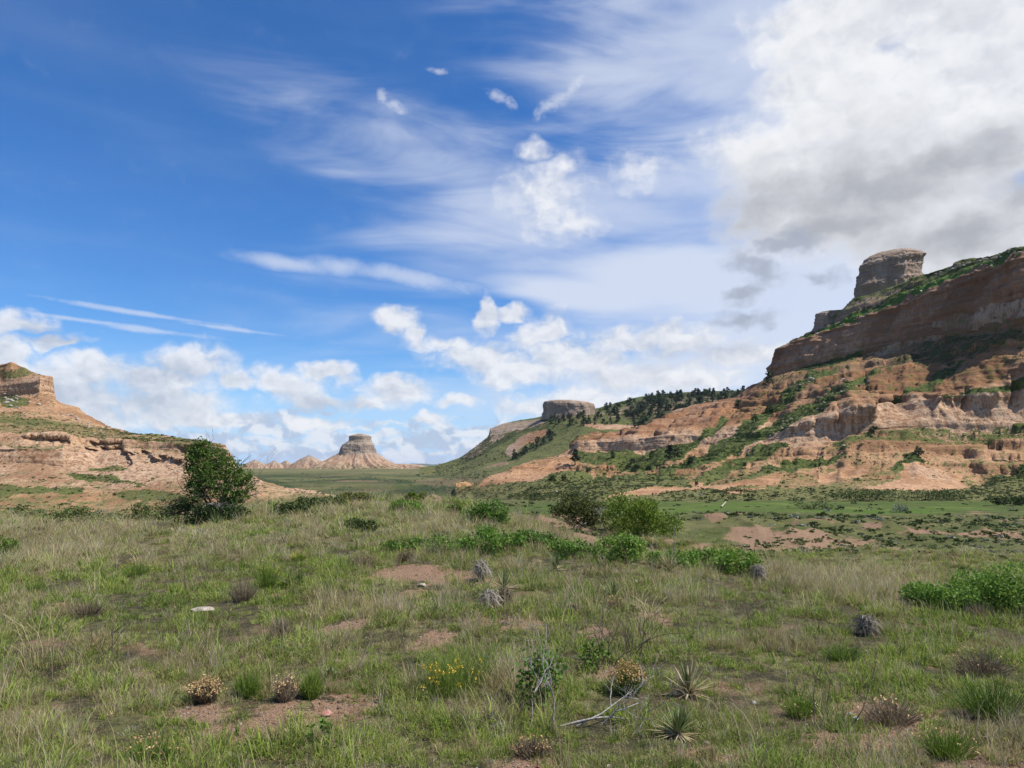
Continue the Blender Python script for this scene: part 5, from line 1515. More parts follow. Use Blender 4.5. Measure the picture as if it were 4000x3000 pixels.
def build_near_shrubs():
    # the light green sumac thicket along the rise
    spots = [(1600, 2150, 190, 60, "low light green sumac shrub at the left end of the thicket on the rise"), (1760, 2165, 210, 75, "second sumac shrub from the thicket's left end, above the bare red patch"),
             (1930, 2165, 210, 85, "leafy sumac shrub behind the grey stump and the green yucca"), (2090, 2150, 200, 105, "tallest light green sumac shrub near the middle of the thicket"), (2240, 2180, 200, 90, "sumac shrub just left of the slim dead stalk"),
             (2430, 2195, 190, 80, "sumac shrub below the pale path, left of the straw yucca"), (2610, 2215, 200, 75, "sumac shrub directly behind the straw coloured yucca"), (2760, 2225, 210, 75, "sumac shrub right of the straw coloured yucca"), (2880, 2245, 170, 65, "sumac shrub at the right end of the thicket beside tan grass")]
    for i, (px, py, w, h, lab) in enumerate(spots):
        shrub("sumac_shrub", px, py, w * 1.3, h * (0.85 + 0.3 * (i % 3)), 0.08, M_SUMAC, lab, "shrub", "light green sumac shrubs along the rise", 2000, 16, 400 + i, 0.7, None, 14, 0.55, 0.25)
    for i, (px, py, w, h, lab) in enumerate([(3700, 2390, 260, 120, "bright green sumac shrub, leftmost of the clump at the right edge"), (3880, 2400, 280, 170, "broad bright green sumac shrub in the middle of the right edge clump"), (4060, 2420, 280, 190, "bright green sumac shrub cut off by the photo's right edge")]):
        shrub("sumac_shrub", px, py, w * 1.3, h * 1.1, 0.055, M_SUMAC, lab, "shrub", "bright green sumac shrubs at the right edge", 5000, 22, 420 + i, 0.8)
    L = [("shrub", 330, 2055, 290, 75, 0.10, M_SCRUB, "wide dark green shrub in the grass far left of the leaning tree"), ("shrub", 600, 2045, 190, 85, 0.10, M_SCRUB, "dark green shrub just left of the leaning tree's skirt"),
         ("shrub", 590, 1905, 120, 62, 0.11, M_WILLOW, "yellow green bush on the pale slope left of the leaning tree"), ("shrub", 480, 1945, 200, 50, 0.10, M_SCRUB, "flat mid green shrub on the pale slope, below the caves"),
         ("shrub", 1135, 2018, 190, 55, 0.11, M_SCRUB, "dark shrub at the foot of the pale mound, right of the leaning tree"), ("shrub", 1260, 1985, 190, 45, 0.11, M_SCRUB, "long dark green shrub on the skyline of the rise"), ("shrub", 1370, 1962, 130, 42, 0.11, M_OLIVE, "low olive shrub at the right of the long dark skyline shrub"),
         ("shrub", 1625, 1965, 70, 42, 0.10, M_WILLOW, "small round light green shrub beside the bare pale bank"), ("shrub", 1590, 2005, 140, 55, 0.09, M_SUMAC, "rounded green shrub in straw grass near the rise's top"),
         ("shrub", 1905, 2045, 210, 95, 0.10, M_SUMAC, "big round bright green shrub at the rise's brow"), ("shrub", 1780, 2010, 70, 40, 0.08, M_SUMAC, "small green shrub left of the big round one on the brow"),
         ("shrub", 1400, 2085, 130, 55, 0.07, M_SCRUB, "mid green shrub in pale grass left of the thicket"), ("shrub", 20, 2180, 110, 80, 0.05, M_BROOM, "green bush cut off by the photo's left edge")]
    for i, (nm, px, py, w, h, lf, mt, lab) in enumerate(L):
        shrub(nm, px, py, w * 1.2, h * 1.1, lf, mt, lab, "shrub", None, 2600, 16, 440 + i, 0.7)
    # the pair of big bushes beyond the rise, with a dead trunk between
    shrub("shrub", 2260, 2062, 230, 135, 0.2, M_OLIVE, "olive brown bush left of the grey dead trunk beyond the rise", "shrub", None, 5200, 18, 470)
    shrub("shrub", 2490, 2085, 330, 165, 0.19, M_WILLOW, "wide yellow green bush right of the grey dead trunk beyond the rise", "shrub", None, 8000, 22, 471)
    rng = np.random.default_rng(472)
    for px, py, h, lab in ((2345, 2062, 70, "grey dead trunk standing between the olive and yellow green bushes"), (2290, 2040, 60, "bare silvery branch poking out of the olive brown bush")):
        p = hit(px, py)
        o = link("dead_tree", mesh_np("dead_tree", *tubes_np(branching(rng, (0, 0, -0.1), (rng.normal() * 0.2, 0, 1), px_size(h, p.y), 0.06, 2, 5, 0.6), 5), None, True, [M_DEADGREY]), None, p)
        tag(o, lab, "dead tree")
    shrub("sagebrush", 3515, 2002, 62, 48, 0.16, M_SAGE, "round silver grey sagebrush on the green meadow", "shrub", None, 700, 7, 480)
    shrub("shrub", 3180, 1990, 170, 45, 0.22, M_SCRUB, "dark green shrub on the meadow beside the fallen pole", "shrub", None, 900, 8, 481)
    for i, (px, py, w, h, lab) in enumerate([(3350, 1958, 330, 48, "long dark thicket along the meadow's back edge, left part"), (3640, 1955, 420, 55, "longest dark thicket along the meadow's back edge, right part"), (2640, 1935, 230, 40, "green thicket at the meadow's back edge above the fallen pole"), (2860, 1945, 200, 40, "green thicket at the meadow's back edge right of the fallen pole"), (3930, 1975, 240, 40, "green thicket near the photo's right edge at the meadow's end")]):
        shrub("thicket", px, py, w, h, 0.3, M_SCRUB, lab, "shrub", "thickets along the back edge of the meadow", 1800, 14, 490 + i, 0.25)


build_near_shrubs()


def build_leaning_tree():
    rng = np.random.default_rng(55)
    p = hit(832, 2050)
    D = p.y
    s = px_size(1, D)
    r = tag(empty("juniper_shrub", p), "dark spreading juniper skirt at the foot of the leaning tree", "shrub")
    P, d = lumps(rng, 8000, 165 * s, 110 * s, 130 * s, 22, 0.3, 0.06)
    part("foliage", leaves_np(P, 0.12, rng, 0.5, 0.35, d), M_JUNI, r)
    part("stem", tubes_np([stick(rng, (0, 0, -0.05), (math.cos(a) * 1.4, math.sin(a), 0.6), 110 * s, 0.05, 0.012) for a in np.linspace(0, 6, 9)], 5), M_BARK, r)
    q = p + Vector((-0.12, 0.5, 0))
    t = tag(empty("plum_tree", q), "bushy green tree with a ragged crown before the pale left bluff", "tree")
    base = np.array([0.0, 0.0, -0.1])
    lines = []
    tips = []
    for a, b, h in ((-0.42, 0.0, 265), (-0.20, 0.2, 285), (0.02, -0.2, 255), (0.22, 0.1, 240), (0.48, 0.0, 215), (-0.05, 0.3, 300), (0.62, -0.1, 180), (-0.5, -0.1, 210)):
        out = branching(rng, base, (a, b, 1), h * s * 0.66, 0.05, 2, 4, 0.40)
        lines += out
        tips += [o[0][-1] for o in out] + [o[0][3] for o in out if o[1][0] < 0.05]
    part("trunk", tubes_np(lines, 5), M_BARK, t, True)
    # crown: lumps of leaves (x offset, y, height in photograph pixels, radius), uneven, with gaps
    C = np.array([(-90, 0, 255, 42), (-68, 10, 292, 30), (-40, -10, 240, 55), (5, 0, 235, 50), (40, 0, 215, 55), (75, 0, 190, 48), (105, 5, 150, 45), (-75, 0, 200, 52), (-20, -30, 175, 62), (40, -30, 150, 60), (85, -10, 110, 45), (-60, -20, 140, 52), (-15, 20, 275, 30), (-110, 0, 215, 32), (-72, 0, 305, 32), (-98, 0, 268, 38), (-60, 5, 285, 40), (118, 0, 185, 26), (-95, 0, 150, 34), (10, 20, 260, 26)], float)
    i = rng.choice(len(C), 15000, p=C[:, 3] ** 2 / (C[:, 3] ** 2).sum())
    d = rng.normal(size=(15000, 3))
    d /= np.linalg.norm(d, axis=1, keepdims=True)
    P = (C[i, :3] + d * (C[i, 3] * rng.uniform(0.15, 1.12, 15000) ** 0.8)[:, None]) * s
    P += 0.10 * np.stack([vnoise(P[:, 0] * 5, P[:, 1] * 5, P[:, 2] * 5), vnoise(P[:, 0] * 5 + 9, P[:, 1] * 5, P[:, 2] * 5), vnoise(P[:, 0] * 5, P[:, 1] * 5 + 7, P[:, 2] * 5)], 1)
    keep = (vnoise(P[:, 0] * 3.4, P[:, 1] * 3.4, P[:, 2] * 3.4) > -0.45)
    P = P[keep]
    part("crown", leaves_np(P, 0.095, rng, 0.4, 0.55, d[keep] * 0.6), M_TREE, t)
    # bare twigs at the right and a grey dead branch in front
    o = link("bare_branch", mesh_np("bare_branch", *tubes_np(branching(rng, (70 * s, 0, 40 * s), (1.0, -0.1, 0.9), 150 * s, 0.022, 3, 4, 0.4), 4), None, True, [M_STEM]), t)
    o["label"] = "leafless reddish brown twigs on the right side"
    o = link("bare_branch", mesh_np("bare_branch", *tubes_np(branching(rng, (-20 * s, -95 * s, 60 * s), (0.35, -0.2, 1), 95 * s, 0.028, 2, 4, 0.5), 4), None, True, [M_DEADGREY]), t)
    o["label"] = "silver dead branch in front of the crown"
    o = link("bare_branch", mesh_np("bare_branch", *tubes_np(branching(rng, (-40 * s, 0, 240 * s), (0.2, -0.1, 1), 80 * s, 0.014, 2, 4, 0.4), 4), None, True, [M_STEM]), t)
    o["label"] = "thin leafless twigs above the crown"


build_leaning_tree()


def yucca_leaves(rng, n, L, w, lo, hi):
    """stiff pointed blades from one root; elevation between lo and hi"""
    a = rng.uniform(0, 6.283, n)
    e = rng.uniform(lo, hi, n)
    ln = L * rng.uniform(0.7, 1.1, n)
    d = np.stack([np.cos(a) * np.cos(e), np.sin(a) * np.cos(e), np.sin(e)], 1)
    sd = np.stack([-np.sin(a), np.cos(a), 0 * a], 1)
    up = np.cross(sd, d)
    rows = []
    for f, ww in ((0.0, 0.7), (0.35, 1.0), (0.7, 0.6), (1.0, 0.05)):
        c = d * (ln * f)[:, None] - np.array([0, 0, 1.0]) * (ln * 0.07 * f * f)[:, None] + np.array([0, 0, 0.03])
        rows.append(np.stack([c - sd * w * ww / 2, c + up * w * 0.15 * -ww, c + sd * w * ww / 2], 1))
    V = np.stack(rows, 1).reshape(-1, 3)
    b = np.arange(n) * 12
    Fc = np.concatenate([np.stack([b + 3 * i + j, b + 3 * i + j + 1, b + 3 * i + j + 4, b + 3 * i + j + 3], 1) for i in range(3) for j in range(2)])
    return V, Fc


def build_yuccas():
    L = [(1970, 2305, 150, 0.5, "green and straw yucca beside the grey stump, its dry lower leaves hanging"), (2615, 2235, 155, 0.65, "straw coloured yucca in front of the sumac thicket"), (2690, 2720, 200, 0.6, "straw coloured yucca in the near grass right of the dead branch"),
         (2395, 2345, 130, 0.1, "dark green narrow yucca behind the tall dry weeds"), (2650, 2880, 190, 0.2, "grey green yucca just below the straw coloured near one"), (848, 2055, 90, 0.3, "pale yucca in the grass at the juniper skirt's foot"), (2170, 2230, 110, 0.2, "grey green yucca between the stump yucca and the straw one"), (1290, 2650, 60, 0.1, "small green yucca-like tuft beside the broom at lower left")]
    for i, (px, py, w, dead, lab) in enumerate(L):
        rng = np.random.default_rng(600 + i)
        p = hit(px, py)
        R_ = px_size(w, p.y) * 0.66
        CLEAR.append((p, R_ * 0.55))
        r = tag(empty("yucca", p), lab, "yucca", "yuccas in the prairie grass")
        ng = int(70 * (1 - dead)) + 8
        part("leaf_rosette", yucca_leaves(rng, ng, R_ * 1.05, 0.016, 0.35, 1.5), M_YUCCA, r)
        if dead > 0.15:
            part("dry_leaf_skirt", yucca_leaves(rng, int(80 * dead) + 10, R_, 0.016, -0.05, 1.25 if dead > 0.55 else 0.35), M_STRAW, r)
        if i in (1,):
            st = tubes_np([(np.array([(0.12, 0.05, 0), (0.13, 0.05, 0.5), (0.15, 0.06, 1.05)]), np.array([0.012, 0.010, 0.006]))], 5)
            part("flower_stalk", st, M_DEADGREY, r)


build_yuccas()


def dome_bush(name, px, py, w, h, mat, label, cat, group=None, seed=1, heads=None, headmat=None, n=420, lean=0.5, headname="seed_heads"):
    """broom-like dome of thin upright stems, with heads on top if any"""
    rng = np.random.default_rng(seed)
    p = hit(px, py)
    W, H = px_size(w, p.y), px_size(h, p.y)
    CLEAR.append((p, W * 0.4))
    r = tag(empty(name, p - Vector((0, 0, 0.02))), label, cat, group)
    a, q = rng.uniform(0, 6.283, n), np.sqrt(rng.uniform(0, 1, n))
    tip = np.stack([np.cos(a) * q * W / 2, np.sin(a) * q * W / 2 * 0.8, H * np.sqrt(np.maximum(0.06, 1 - (q * 0.85) ** 2)) * rng.uniform(0.7, 1.12, n)], 1)
    root = tip * np.array([0.30, 0.30, 0]) + rng.normal(size=(n, 3)) * np.array([W * 0.03, W * 0.03, 0])
    mid_ = root * 0.5 + tip * 0.5 + rng.normal(size=(n, 3)) * W * 0.02
    sd = rng.normal(size=(n, 3))
    sd /= np.linalg.norm(sd, axis=1, keepdims=True)
    ww = 0.0028
    V = np.stack([root - sd * ww, root + sd * ww, mid_ - sd * ww, mid_ + sd * ww, tip - sd * ww * 0.3, tip + sd * ww * 0.3], 1).reshape(-1, 3)
    b = np.arange(n) * 6
    Fc = np.concatenate([np.stack([b, b + 1, b + 3, b + 2], 1), np.stack([b + 2, b + 3, b + 5, b + 4], 1)])
    lv = leaves_np(root * 0.35 + tip * 0.65 + rng.normal(size=(n, 3)) * W * 0.04, 0.03, rng, 1.2, 0.16)
    A = merge((V, Fc), lv)
    if not heads:
        part("stems", A, mat, r)
        return r
    m_ = 110 if heads < 100 else heads
    k = rng.choice(n, n, replace=False)
    top = tip[k][tip[k][:, 2] > H * 0.45][:m_ if heads >= 100 else heads]
    pts = np.repeat(top, 4, 0) + rng.normal(size=(len(top) * 4, 3)) * 0.010
    B = leaves_np(pts, 0.016, rng, 0.2, 0.9)
    if heads >= 100:
        part("stems", A, mat, r)
        part(headname, B, headmat, r)["kind"] = "stuff"
    else:       # a few flecks among the stems: same mesh, own material
        V2, F2 = merge(A, B)
        link("stems", mesh_np("stems", V2, F2, None, False, [mat, headmat], np.repeat([0, 1], [len(A[1]), len(B[1])])), r)
    return r


def build_domes():
    B = [("rabbitbrush", 800, 2745, 130, 95, M_DEADBROOM, "rabbitbrush with a crown of pale golden seed heads at lower left", 240, M_SEED), ("rabbitbrush", 2455, 2715, 150, 120, M_BROOM, "rabbitbrush covered in orange brown seed heads beside the dead branch", 330, M_SEED),
         ("rabbitbrush", 965, 2725, 130, 110, M_BROOM, "bright green broom-like bush right of the golden seeded one", 0, None), ("rabbitbrush", 1115, 2740, 110, 105, M_DEADBROOM, "brown stemmed bush with whitish seed heads between two green ones", 90, M_SEED), ("rabbitbrush", 1215, 2730, 110, 120, M_BROOM, "tall green broom-like bush at the edge of the bare soil", 0, None),
         ("rabbitbrush", 590, 2995, 250, 120, M_BROOM, "broad olive green bush cut off by the photo's bottom edge", 40, M_SEED), ("rabbitbrush", 1040, 2300, 110, 110, M_BROOM, "dense dark green bush with a few yellow flowers at the left middle", 30, M_YELLOW), ("rabbitbrush", 130, 2320, 130, 65, M_BROOM, "olive green dome bush near the photo's left edge", 0, None),
         ("rabbitbrush", 530, 2255, 130, 70, M_BROOM, "green bush with faint yellow flowers left of the pale stone", 40, M_YELLOW), ("rabbitbrush", 1165, 2195, 70, 40, M_WILLOW, "small yellow green bush in the grass above the dark green one", 40, M_YELLOW),
         ("dead_bush", 340, 2415, 150, 75, M_DEADBROOM, "grey brown dead bush on bare soil at the left", 0, None), ("dead_bush", 950, 2350, 140, 100, M_DEADBROOM, "grey brown dead bush below the dark green one", 0, None), ("dead_bush", 1095, 2500, 120, 90, M_DEADBROOM, "round grey dead bush left of the middle", 0, None),
         ("dead_bush", 1415, 2215, 130, 60, M_DEADBROOM, "low reddish brown dead bush left of the bare red patch", 60, M_SEED), ("dead_bush", 1585, 2195, 90, 55, M_DEADBROOM, "small brown dead bush above the bare red patch", 40, M_SEED), ("dead_bush", 3830, 2420, 130, 70, M_DEADBROOM, "grey dead bush in front of the right edge sumac", 0, None),
         ("dead_bush", 2080, 2950, 200, 70, M_DEADBROOM, "flat brown dead bush at the photo's bottom edge", 40, M_SEED), ("dead_bush", 3480, 2830, 260, 110, M_DEADBROOM, "dark brown dead bush over the bare soil at lower right", 50, M_SEED), ("dead_bush", 3830, 2640, 260, 110, M_DEADBROOM, "tan dead bush at the far right of the near grass", 50, M_SEED),
         ("rabbitbrush", 3880, 2800, 330, 150, M_BROOM, "large olive green bush at the photo's lower right edge", 0, None), ("rabbitbrush", 3700, 2960, 280, 130, M_BROOM, "olive green bush in the photo's lower right corner", 30, M_SEED), ("rabbitbrush", 3290, 2580, 200, 70, M_BROOM, "green dome bush in the grass below the bleached stump", 0, None),
         ("rabbitbrush", 3060, 2290, 90, 45, M_BROOM, "small green bush at the edge of the tan grass", 0, None), ("rabbitbrush", 3130, 2800, 170, 90, M_BROOM, "green bush left of the small white flowers", 20, M_SEED), ("rabbitbrush", 2400, 2390, 110, 60, M_DEADBROOM, "tangled rusty brown dead bush among the tall dry weeds", 60, M_SEED)]
    for i, (nm, px, py, w, h, mt, lab, hn, hm) in enumerate(B):
        dome_bush(nm, px, py, w, h, mt, lab, "bush", "broom-like bushes in the prairie grass" if nm == "rabbitbrush" else "dead bushes in the prairie grass", 700 + i, hn, hm)
    # the big bright green clump with yellow flowers
    rng = np.random.default_rng(760)
    p = hit(1790, 2710)
    W, H = px_size(300, p.y), px_size(160, p.y)
    r = tag(empty("wildflower_clump", p), "thick bright green clump with small yellow flowers in the near middle", "wildflowers")
    V, Fc, dd, tp = blades_np(rng, 700, W * 0.42, H * 1.0, 0.004, 0.35, 0.03, 0.4)
    V[:, 1] *= 0.75
    link("stems", mesh_np("stems", V, Fc, None, True, [M_BROOM]), r)
    c = np.stack([rng.uniform(-W * 0.5, W * 0.3, 26), rng.uniform(-W * 0.4, 0, 26), rng.uniform(H * 0.35, H * 0.8, 26)], 1)
    for q in c:
        part("flower_head", leaves_np(q + rng.normal(size=(14, 3)) * 0.014, 0.018, rng, 0.1, 0.9), M_YELLOW, r)
    for px, py, lab in ((3325, 2795, "white flower, upper of the two beside the bare soil at lower right"), (3348, 2812, "white flower, lower of the two beside the bare soil at lower right"), (2948, 2750, "single white flower alone in the grass right of the near yucca")):
        p = hit(px, py + 25)
        r = tag(empty("wildflower", p), lab, "wildflower", "white flowers in the near grass")
        h = px_size(30, p.y)
        part("stem", tubes_np([(np.array([(0, 0, 0), (0.004, 0, h * 0.5), (0, 0, h)]), 0.0022)], 4), M_BROOM, r)
        a = np.arange(5) * 1.2566
        part("petals", leaves_np(np.stack([np.cos(a) * 0.012, np.sin(a) * 0.012, a * 0 + h], 1), 0.030, rng, 0.0, 0.9), M_WHITE, r)


build_domes()


def build_weeds():
    """tall dry stalks, curled straw, dead yucca heads, dead wood, stones"""
    rng = np.random.default_rng(800)
    # dark thin weed stalks, right of the middle
    for i, (px, py, h, n, lab) in enumerate([(2330, 2580, 200, 5, "sparse dark dry weed stalks left of the tall brown ones"), (2420, 2600, 260, 8, "tallest dark brown dry weed stalks right of the middle"), (2500, 2560, 210, 6, "dark dry weed stalks above the orange seeded rabbitbrush"), (2330, 2300, 130, 4, "thin dry weed stalks before the sumac thicket"), (900, 2430, 120, 4, "thin dark dry weed stalks by the grey dead bush"),
                                             (720, 2330, 130, 6, "brown branching dry weed above the pale stone"), (420, 2600, 200, 6, "thin brown dry stalks right of the curled straw"), (1120, 2300, 110, 3, "three thin brown stalks right of the dark green bush"), (3200, 2850, 260, 3, "dark bent weed stalk rising at the lower right"), (2985, 2440, 160, 4, "brown dry weed stalks in the grass at the right"), (1530, 2560, 130, 3, "thin grey brown stalks left of the near middle")]):
        p = hit(px, py)
        H = px_size(h, p.y)
        ls = []
        for q in range(n):
            ls += branching(rng, (rng.normal() * H * 0.22, rng.normal() * H * 0.2, -0.02), (rng.normal() * 0.18, rng.normal() * 0.18, 1), H * rng.uniform(0.6, 1.05), 0.0055, 1, 4, 0.35)
        V, Fc = tubes_np(ls, 4)
        tag(link("dry_weed", mesh_np("dry_weed", V, Fc, None, True, [M_STEM]), None, p), lab, "dry weed", "dry weeds standing in the prairie grass")
    for i, (px, py, h, lab) in enumerate([(170, 2600, 300, "tall curled straw grass clump near the photo's left edge"), (230, 2240, 180, "curled tan grass clump left of the dark shrub"), (560, 2230, 120, "short curled tan grass clump by the flowering green bush"), (1230, 2430, 110, "pale arching straw tuft right of the round dead bush"), (2540, 2420, 140, "arching pale straw tuft right of the dry weeds")]):
        p = hit(px, py)
        H = px_size(h, p.y)
        V, Fc, dd, tp = blades_np(rng, 60, H * 0.25, H * 1.15, 0.006, 0.28, 1.0, 1.0, 6)
        tag(link("straw_clump", mesh_np("straw_clump", V, Fc, None, True, [M_STRAW]), None, p), lab, "dry grass", "curled straw clumps in the prairie grass")
    # dead yucca heads: shaggy grey stumps
    for i, (px, py, w, h, lab) in enumerate([(1878, 2270, 95, 85, "shaggy silver grey stump left of the green and straw yucca"), (1915, 2375, 110, 70, "low tangled grey stump below the green and straw yucca"), (1975, 2375, 60, 75, "brown broken stump right of the tangled grey one"), (2240, 2400, 60, 40, "small dark broken stump in the grass"), (3385, 2480, 110, 75, "bleached hollow stump in the grass at the right"), (2965, 2265, 70, 60, "spiky grey dead tuft where the thicket meets tan grass")]):
        p = hit(px, py)
        W, H = px_size(w, p.y), px_size(h, p.y)
        CLEAR.append((p, W * 0.6))
        r = tag(empty("dead_stump", p), lab, "stump", "dead stumps in the prairie grass")
        n = 240
        a, e = rng.uniform(0, 6.283, n), rng.uniform(-0.5, 1.3, n)
        base = np.stack([rng.normal(size=n) * W * 0.12, rng.normal(size=n) * W * 0.12, rng.uniform(0.35, 0.85, n) * H], 1)
        d = np.stack([np.cos(a) * np.cos(e), np.sin(a) * np.cos(e), np.sin(e) - 0.6], 1)
        ls = [(np.array([b, b + q * W * 0.22 + [0, 0, H * 0.06], b + q * W * 0.42 + [0, 0, -H * 0.12]]), np.array([0.006, 0.005, 0.001])) for b, q in zip(base, d)]
        part("dead_leaves", tubes_np(ls, 3), M_STEM if i in (2, 3) else M_DEADLEAF, r)
        part("core", tubes_np([(np.array([(0, 0, -0.05), (0.01, 0, H * 0.4), (0.0, 0.01, H * 0.8), (0.0, 0.01, H * 0.82)]), np.array([W * 0.22, W * 0.25, W * 0.2, 0.004]) * 0.7)], 9), M_STEM, r, True)
    # the sprawling dead branch and the small shrub behind it
    p = hit(2190, 2850)
    CLEAR.append((p + Vector((0.3, 0, 0)), 0.3))
    s = px_size(1, p.y)
    ls = []
    for (x0, d, ln, r0) in ((0, (1.0, 0.25, 0.35), 330, 0.014), (60, (1.0, -0.1, 0.15), 280, 0.011), (150, (0.75, 0.1, 0.75), 190, 0.009), (-30, (0.25, 0.2, 1.0), 240, 0.010), (-110, (-0.1, 0.0, 1.0), 200, 0.010), (-130, (-0.8, 0.1, 0.5), 130, 0.007)):
        ls += branching(rng, (x0 * s, rng.normal() * 12 * s, 10 * s), d, ln * s, r0 * 0.85, 3, 3, 0.7, 0.02)
    tag(link("dead_branch", mesh_np("dead_branch", *tubes_np(ls, 5), None, True, [M_DEADGREY]), None, p), "sprawling bleached dead branch lying in the near grass", "branch")
    shrub("sumac_shrub", 2110, 2790, 250, 260, 0.055, M_SUMAC, "loose leafy sumac shrub growing through the bleached dead branch", "shrub", None, 520, 14, 830, 0.6, None, 12, 0.6, 0.2)
    shrub("sumac_shrub", 2330, 2620, 190, 130, 0.05, M_SUMAC, "small leafy sumac shrub behind the bleached dead branch", "shrub", None, 320, 9, 831, 0.6, None, 8, 0.6, 0.2)
    shrub("herb", 1250, 2930, 110, 130, 0.05, M_SUMAC, "single upright leafy green herb on the bare soil at the bottom", "plant", None, 90, 5, 832, 0.6, None, 5, 0.45, 0.2)
    # stones
    for i, (px, py, w, h, mt, lab) in enumerate([(1272, 2800, 40, 22, M_PINK, "small flat pink stone on the bare soil"), (800, 2385, 85, 14, M_STONE, "pale whitish stone lying in the grass at the left"), (1490, 2000, 16, 9, M_STONE, "small white stone near the top of the rise"), (2470, 2280, 40, 14, M_STONE, "small pale stone in the grass below the thicket"), (1650, 2290, 26, 12, M_STONE, "small grey stone on the bare red patch")]):
        p = hit(px, py)
        CLEAR.append((p, px_size(w, p.y) * 0.6))
        tag(stone(p, px_size(w, p.y), px_size(h, p.y) * 1.3, mt, 840 + i), lab, "stone")
    # fallen pole on the meadow
    p, q = hit(2818, 1985), hit(2838, 1966)
    a, b = np.array([0, 0, 0.2]), np.array(q - p) + np.array([0, 0, 0.35])
    b = a + (b - a) / np.linalg.norm(b - a) * min(np.linalg.norm(b - a), 14.0)
    tag(link("fallen_pole", mesh_np("fallen_pole", *tubes_np([(np.linspace(a, b, 6), np.linspace(0.11, 0.08, 6))], 9), None, True, [M_STONE]), None, p), "long pale fallen pole lying across the green meadow", "pole")


def stone(p, w, h, mat, seed, name="stone"):
    """angular boulder: a chipped, jittered block"""
    rng = np.random.default_rng(seed)
    nu, nv = 18, 11
    th, ph = np.linspace(0, 2 * np.pi, nu, endpoint=False), np.linspace(-np.pi / 2, np.pi / 2, nv)
    T, Pp = np.meshgrid(th, ph)
    d = np.stack([np.cos(T) * np.cos(Pp), np.sin(T) * np.cos(Pp), np.sin(Pp)], -1)
    r = np.ones(T.shape)
    for _ in range(13):
        n = rng.normal(size=3)
        n /= np.linalg.norm(n)
        r = np.minimum(r, rng.uniform(0.55, 0.85) / np.maximum((d * n).sum(-1), 1e-3))
    r = r + 0.06 * fbm(d[..., 0] * 3 + seed, d[..., 1] * 3, d[..., 2] * 3, 3)
    V = d * r[..., None] * np.array([w * 0.62, w * 0.5, h * 0.62]) + np.array([0, 0, h * 0.25])
    return link(name, mesh_np(name, V.reshape(-1, 3), grid_faces(nu, nv, True), None, False, [mat]), None, p)


build_weeds()


def build_boulders():
    rng = np.random.default_rng(900)
    protos = []
    for i in range(6):
        o = stone(Vector((0, 0, 0)), 1.0, 0.75, M_STONE, 910 + i, "boulder")
        protos.append(o)
    used = set()
    def put(key, px, py, w, group, label):
        p = on_land(key, px, py)
        k = int(rng.integers(0, 6))
        o = protos[k] if k not in used else protos[k].copy()
        if k in used:
            COL.objects.link(o)
        used.add(k)
        o.location = p
        s = px_size(w, p.y)
        o.scale = (s, s * rng.uniform(0.7, 1.3), s * rng.uniform(0.4, 0.9))
        o.rotation_euler = (rng.normal() * 0.2, rng.normal() * 0.2, rng.uniform(0, 6.28))
        tag(o, label, "boulder", group)
    named = [(3170, 1475, 22, "largest grey boulder high on the right bluff's green strip"), (3120, 1500, 20, "grey boulder just below and left of the largest one"), (3290, 1475, 14, "pale boulder at the upper end of the long boulder trail"), (2880, 1670, 15, "pale boulder low on the upper green strip of the right bluff"),
             (2450, 1945, 10, "pale boulder alone in the grass below the red spur"), (2168, 1916, 12, "small pale boulder in the meadow grass below the pair of junipers"), (3290, 1735, 16, "grey boulder in the grass under the pale cliff"), (3220, 1775, 11, "pale boulder on the low diagonal grass strip")]
    for px, py, w, lab in named:
        put('right', px, py, w, None, lab)
    for (a, b, n) in (((3060, 1530), (3190, 1470), 9), ((3150, 1600), (3370, 1490), 26), ((2990, 1690), (3130, 1620), 16), ((2790, 1740), (2960, 1600), 16), ((2860, 1790), (3010, 1690), 12)):
        for q in range(n):
            f = rng.uniform()
            put('right', a[0] + (b[0] - a[0]) * f + rng.normal() * 14, a[1] + (b[1] - a[1]) * f + rng.normal() * 10, rng.uniform(4, 11), "boulders strewn down the right bluff's green strips", "pale broken boulder in the long trail down the right bluff's grass strips")
    for q in range(40):
        f = rng.uniform()
        put('right', 3150 + 850 * f + rng.normal() * 8, np.interp(3150 + 850 * f, [3181, 3270, 3363, 3495, 3628, 3761, 4000], [1296, 1262, 1226, 1170, 1110, 1062, 985]) + rng.normal() * 9, rng.uniform(5, 14), "boulders on the grassy bench below the knob", "pale slab of rock on the narrow green bench below the grey knob")
    for q in range(26):
        f = rng.uniform()
        x = 3640 + 360 * f
        put('right', x, np.interp(x, [3641, 3721, 3787, 3893, 4000], [1064, 1044, 1018, 998, 968]) + abs(rng.normal()) * 5, rng.uniform(8, 22), "rock slabs along the right bluff's skyline", "grey rock slab on the right bluff's skyline right of the knob")
    for q in range(46):
        px, py = (rng.uniform(10, 150), rng.uniform(1565, 1600)) if q < 20 else (lambda f: (215 + 210 * f, 1580 + 110 * f + abs(rng.normal()) * 14))(rng.uniform())
        if q < 20:
            put('left', px, py - rng.uniform(0, 40), rng.uniform(6, 20), "boulders fallen below the left bluff's cap", "tan boulder fallen just below the left bluff's blocky cap")
        else:
            put('left', px, py, rng.uniform(5, 14), "boulders down the left bluff's edge", "tan boulder on the steep rubble edge of the left bluff")


build_boulders()


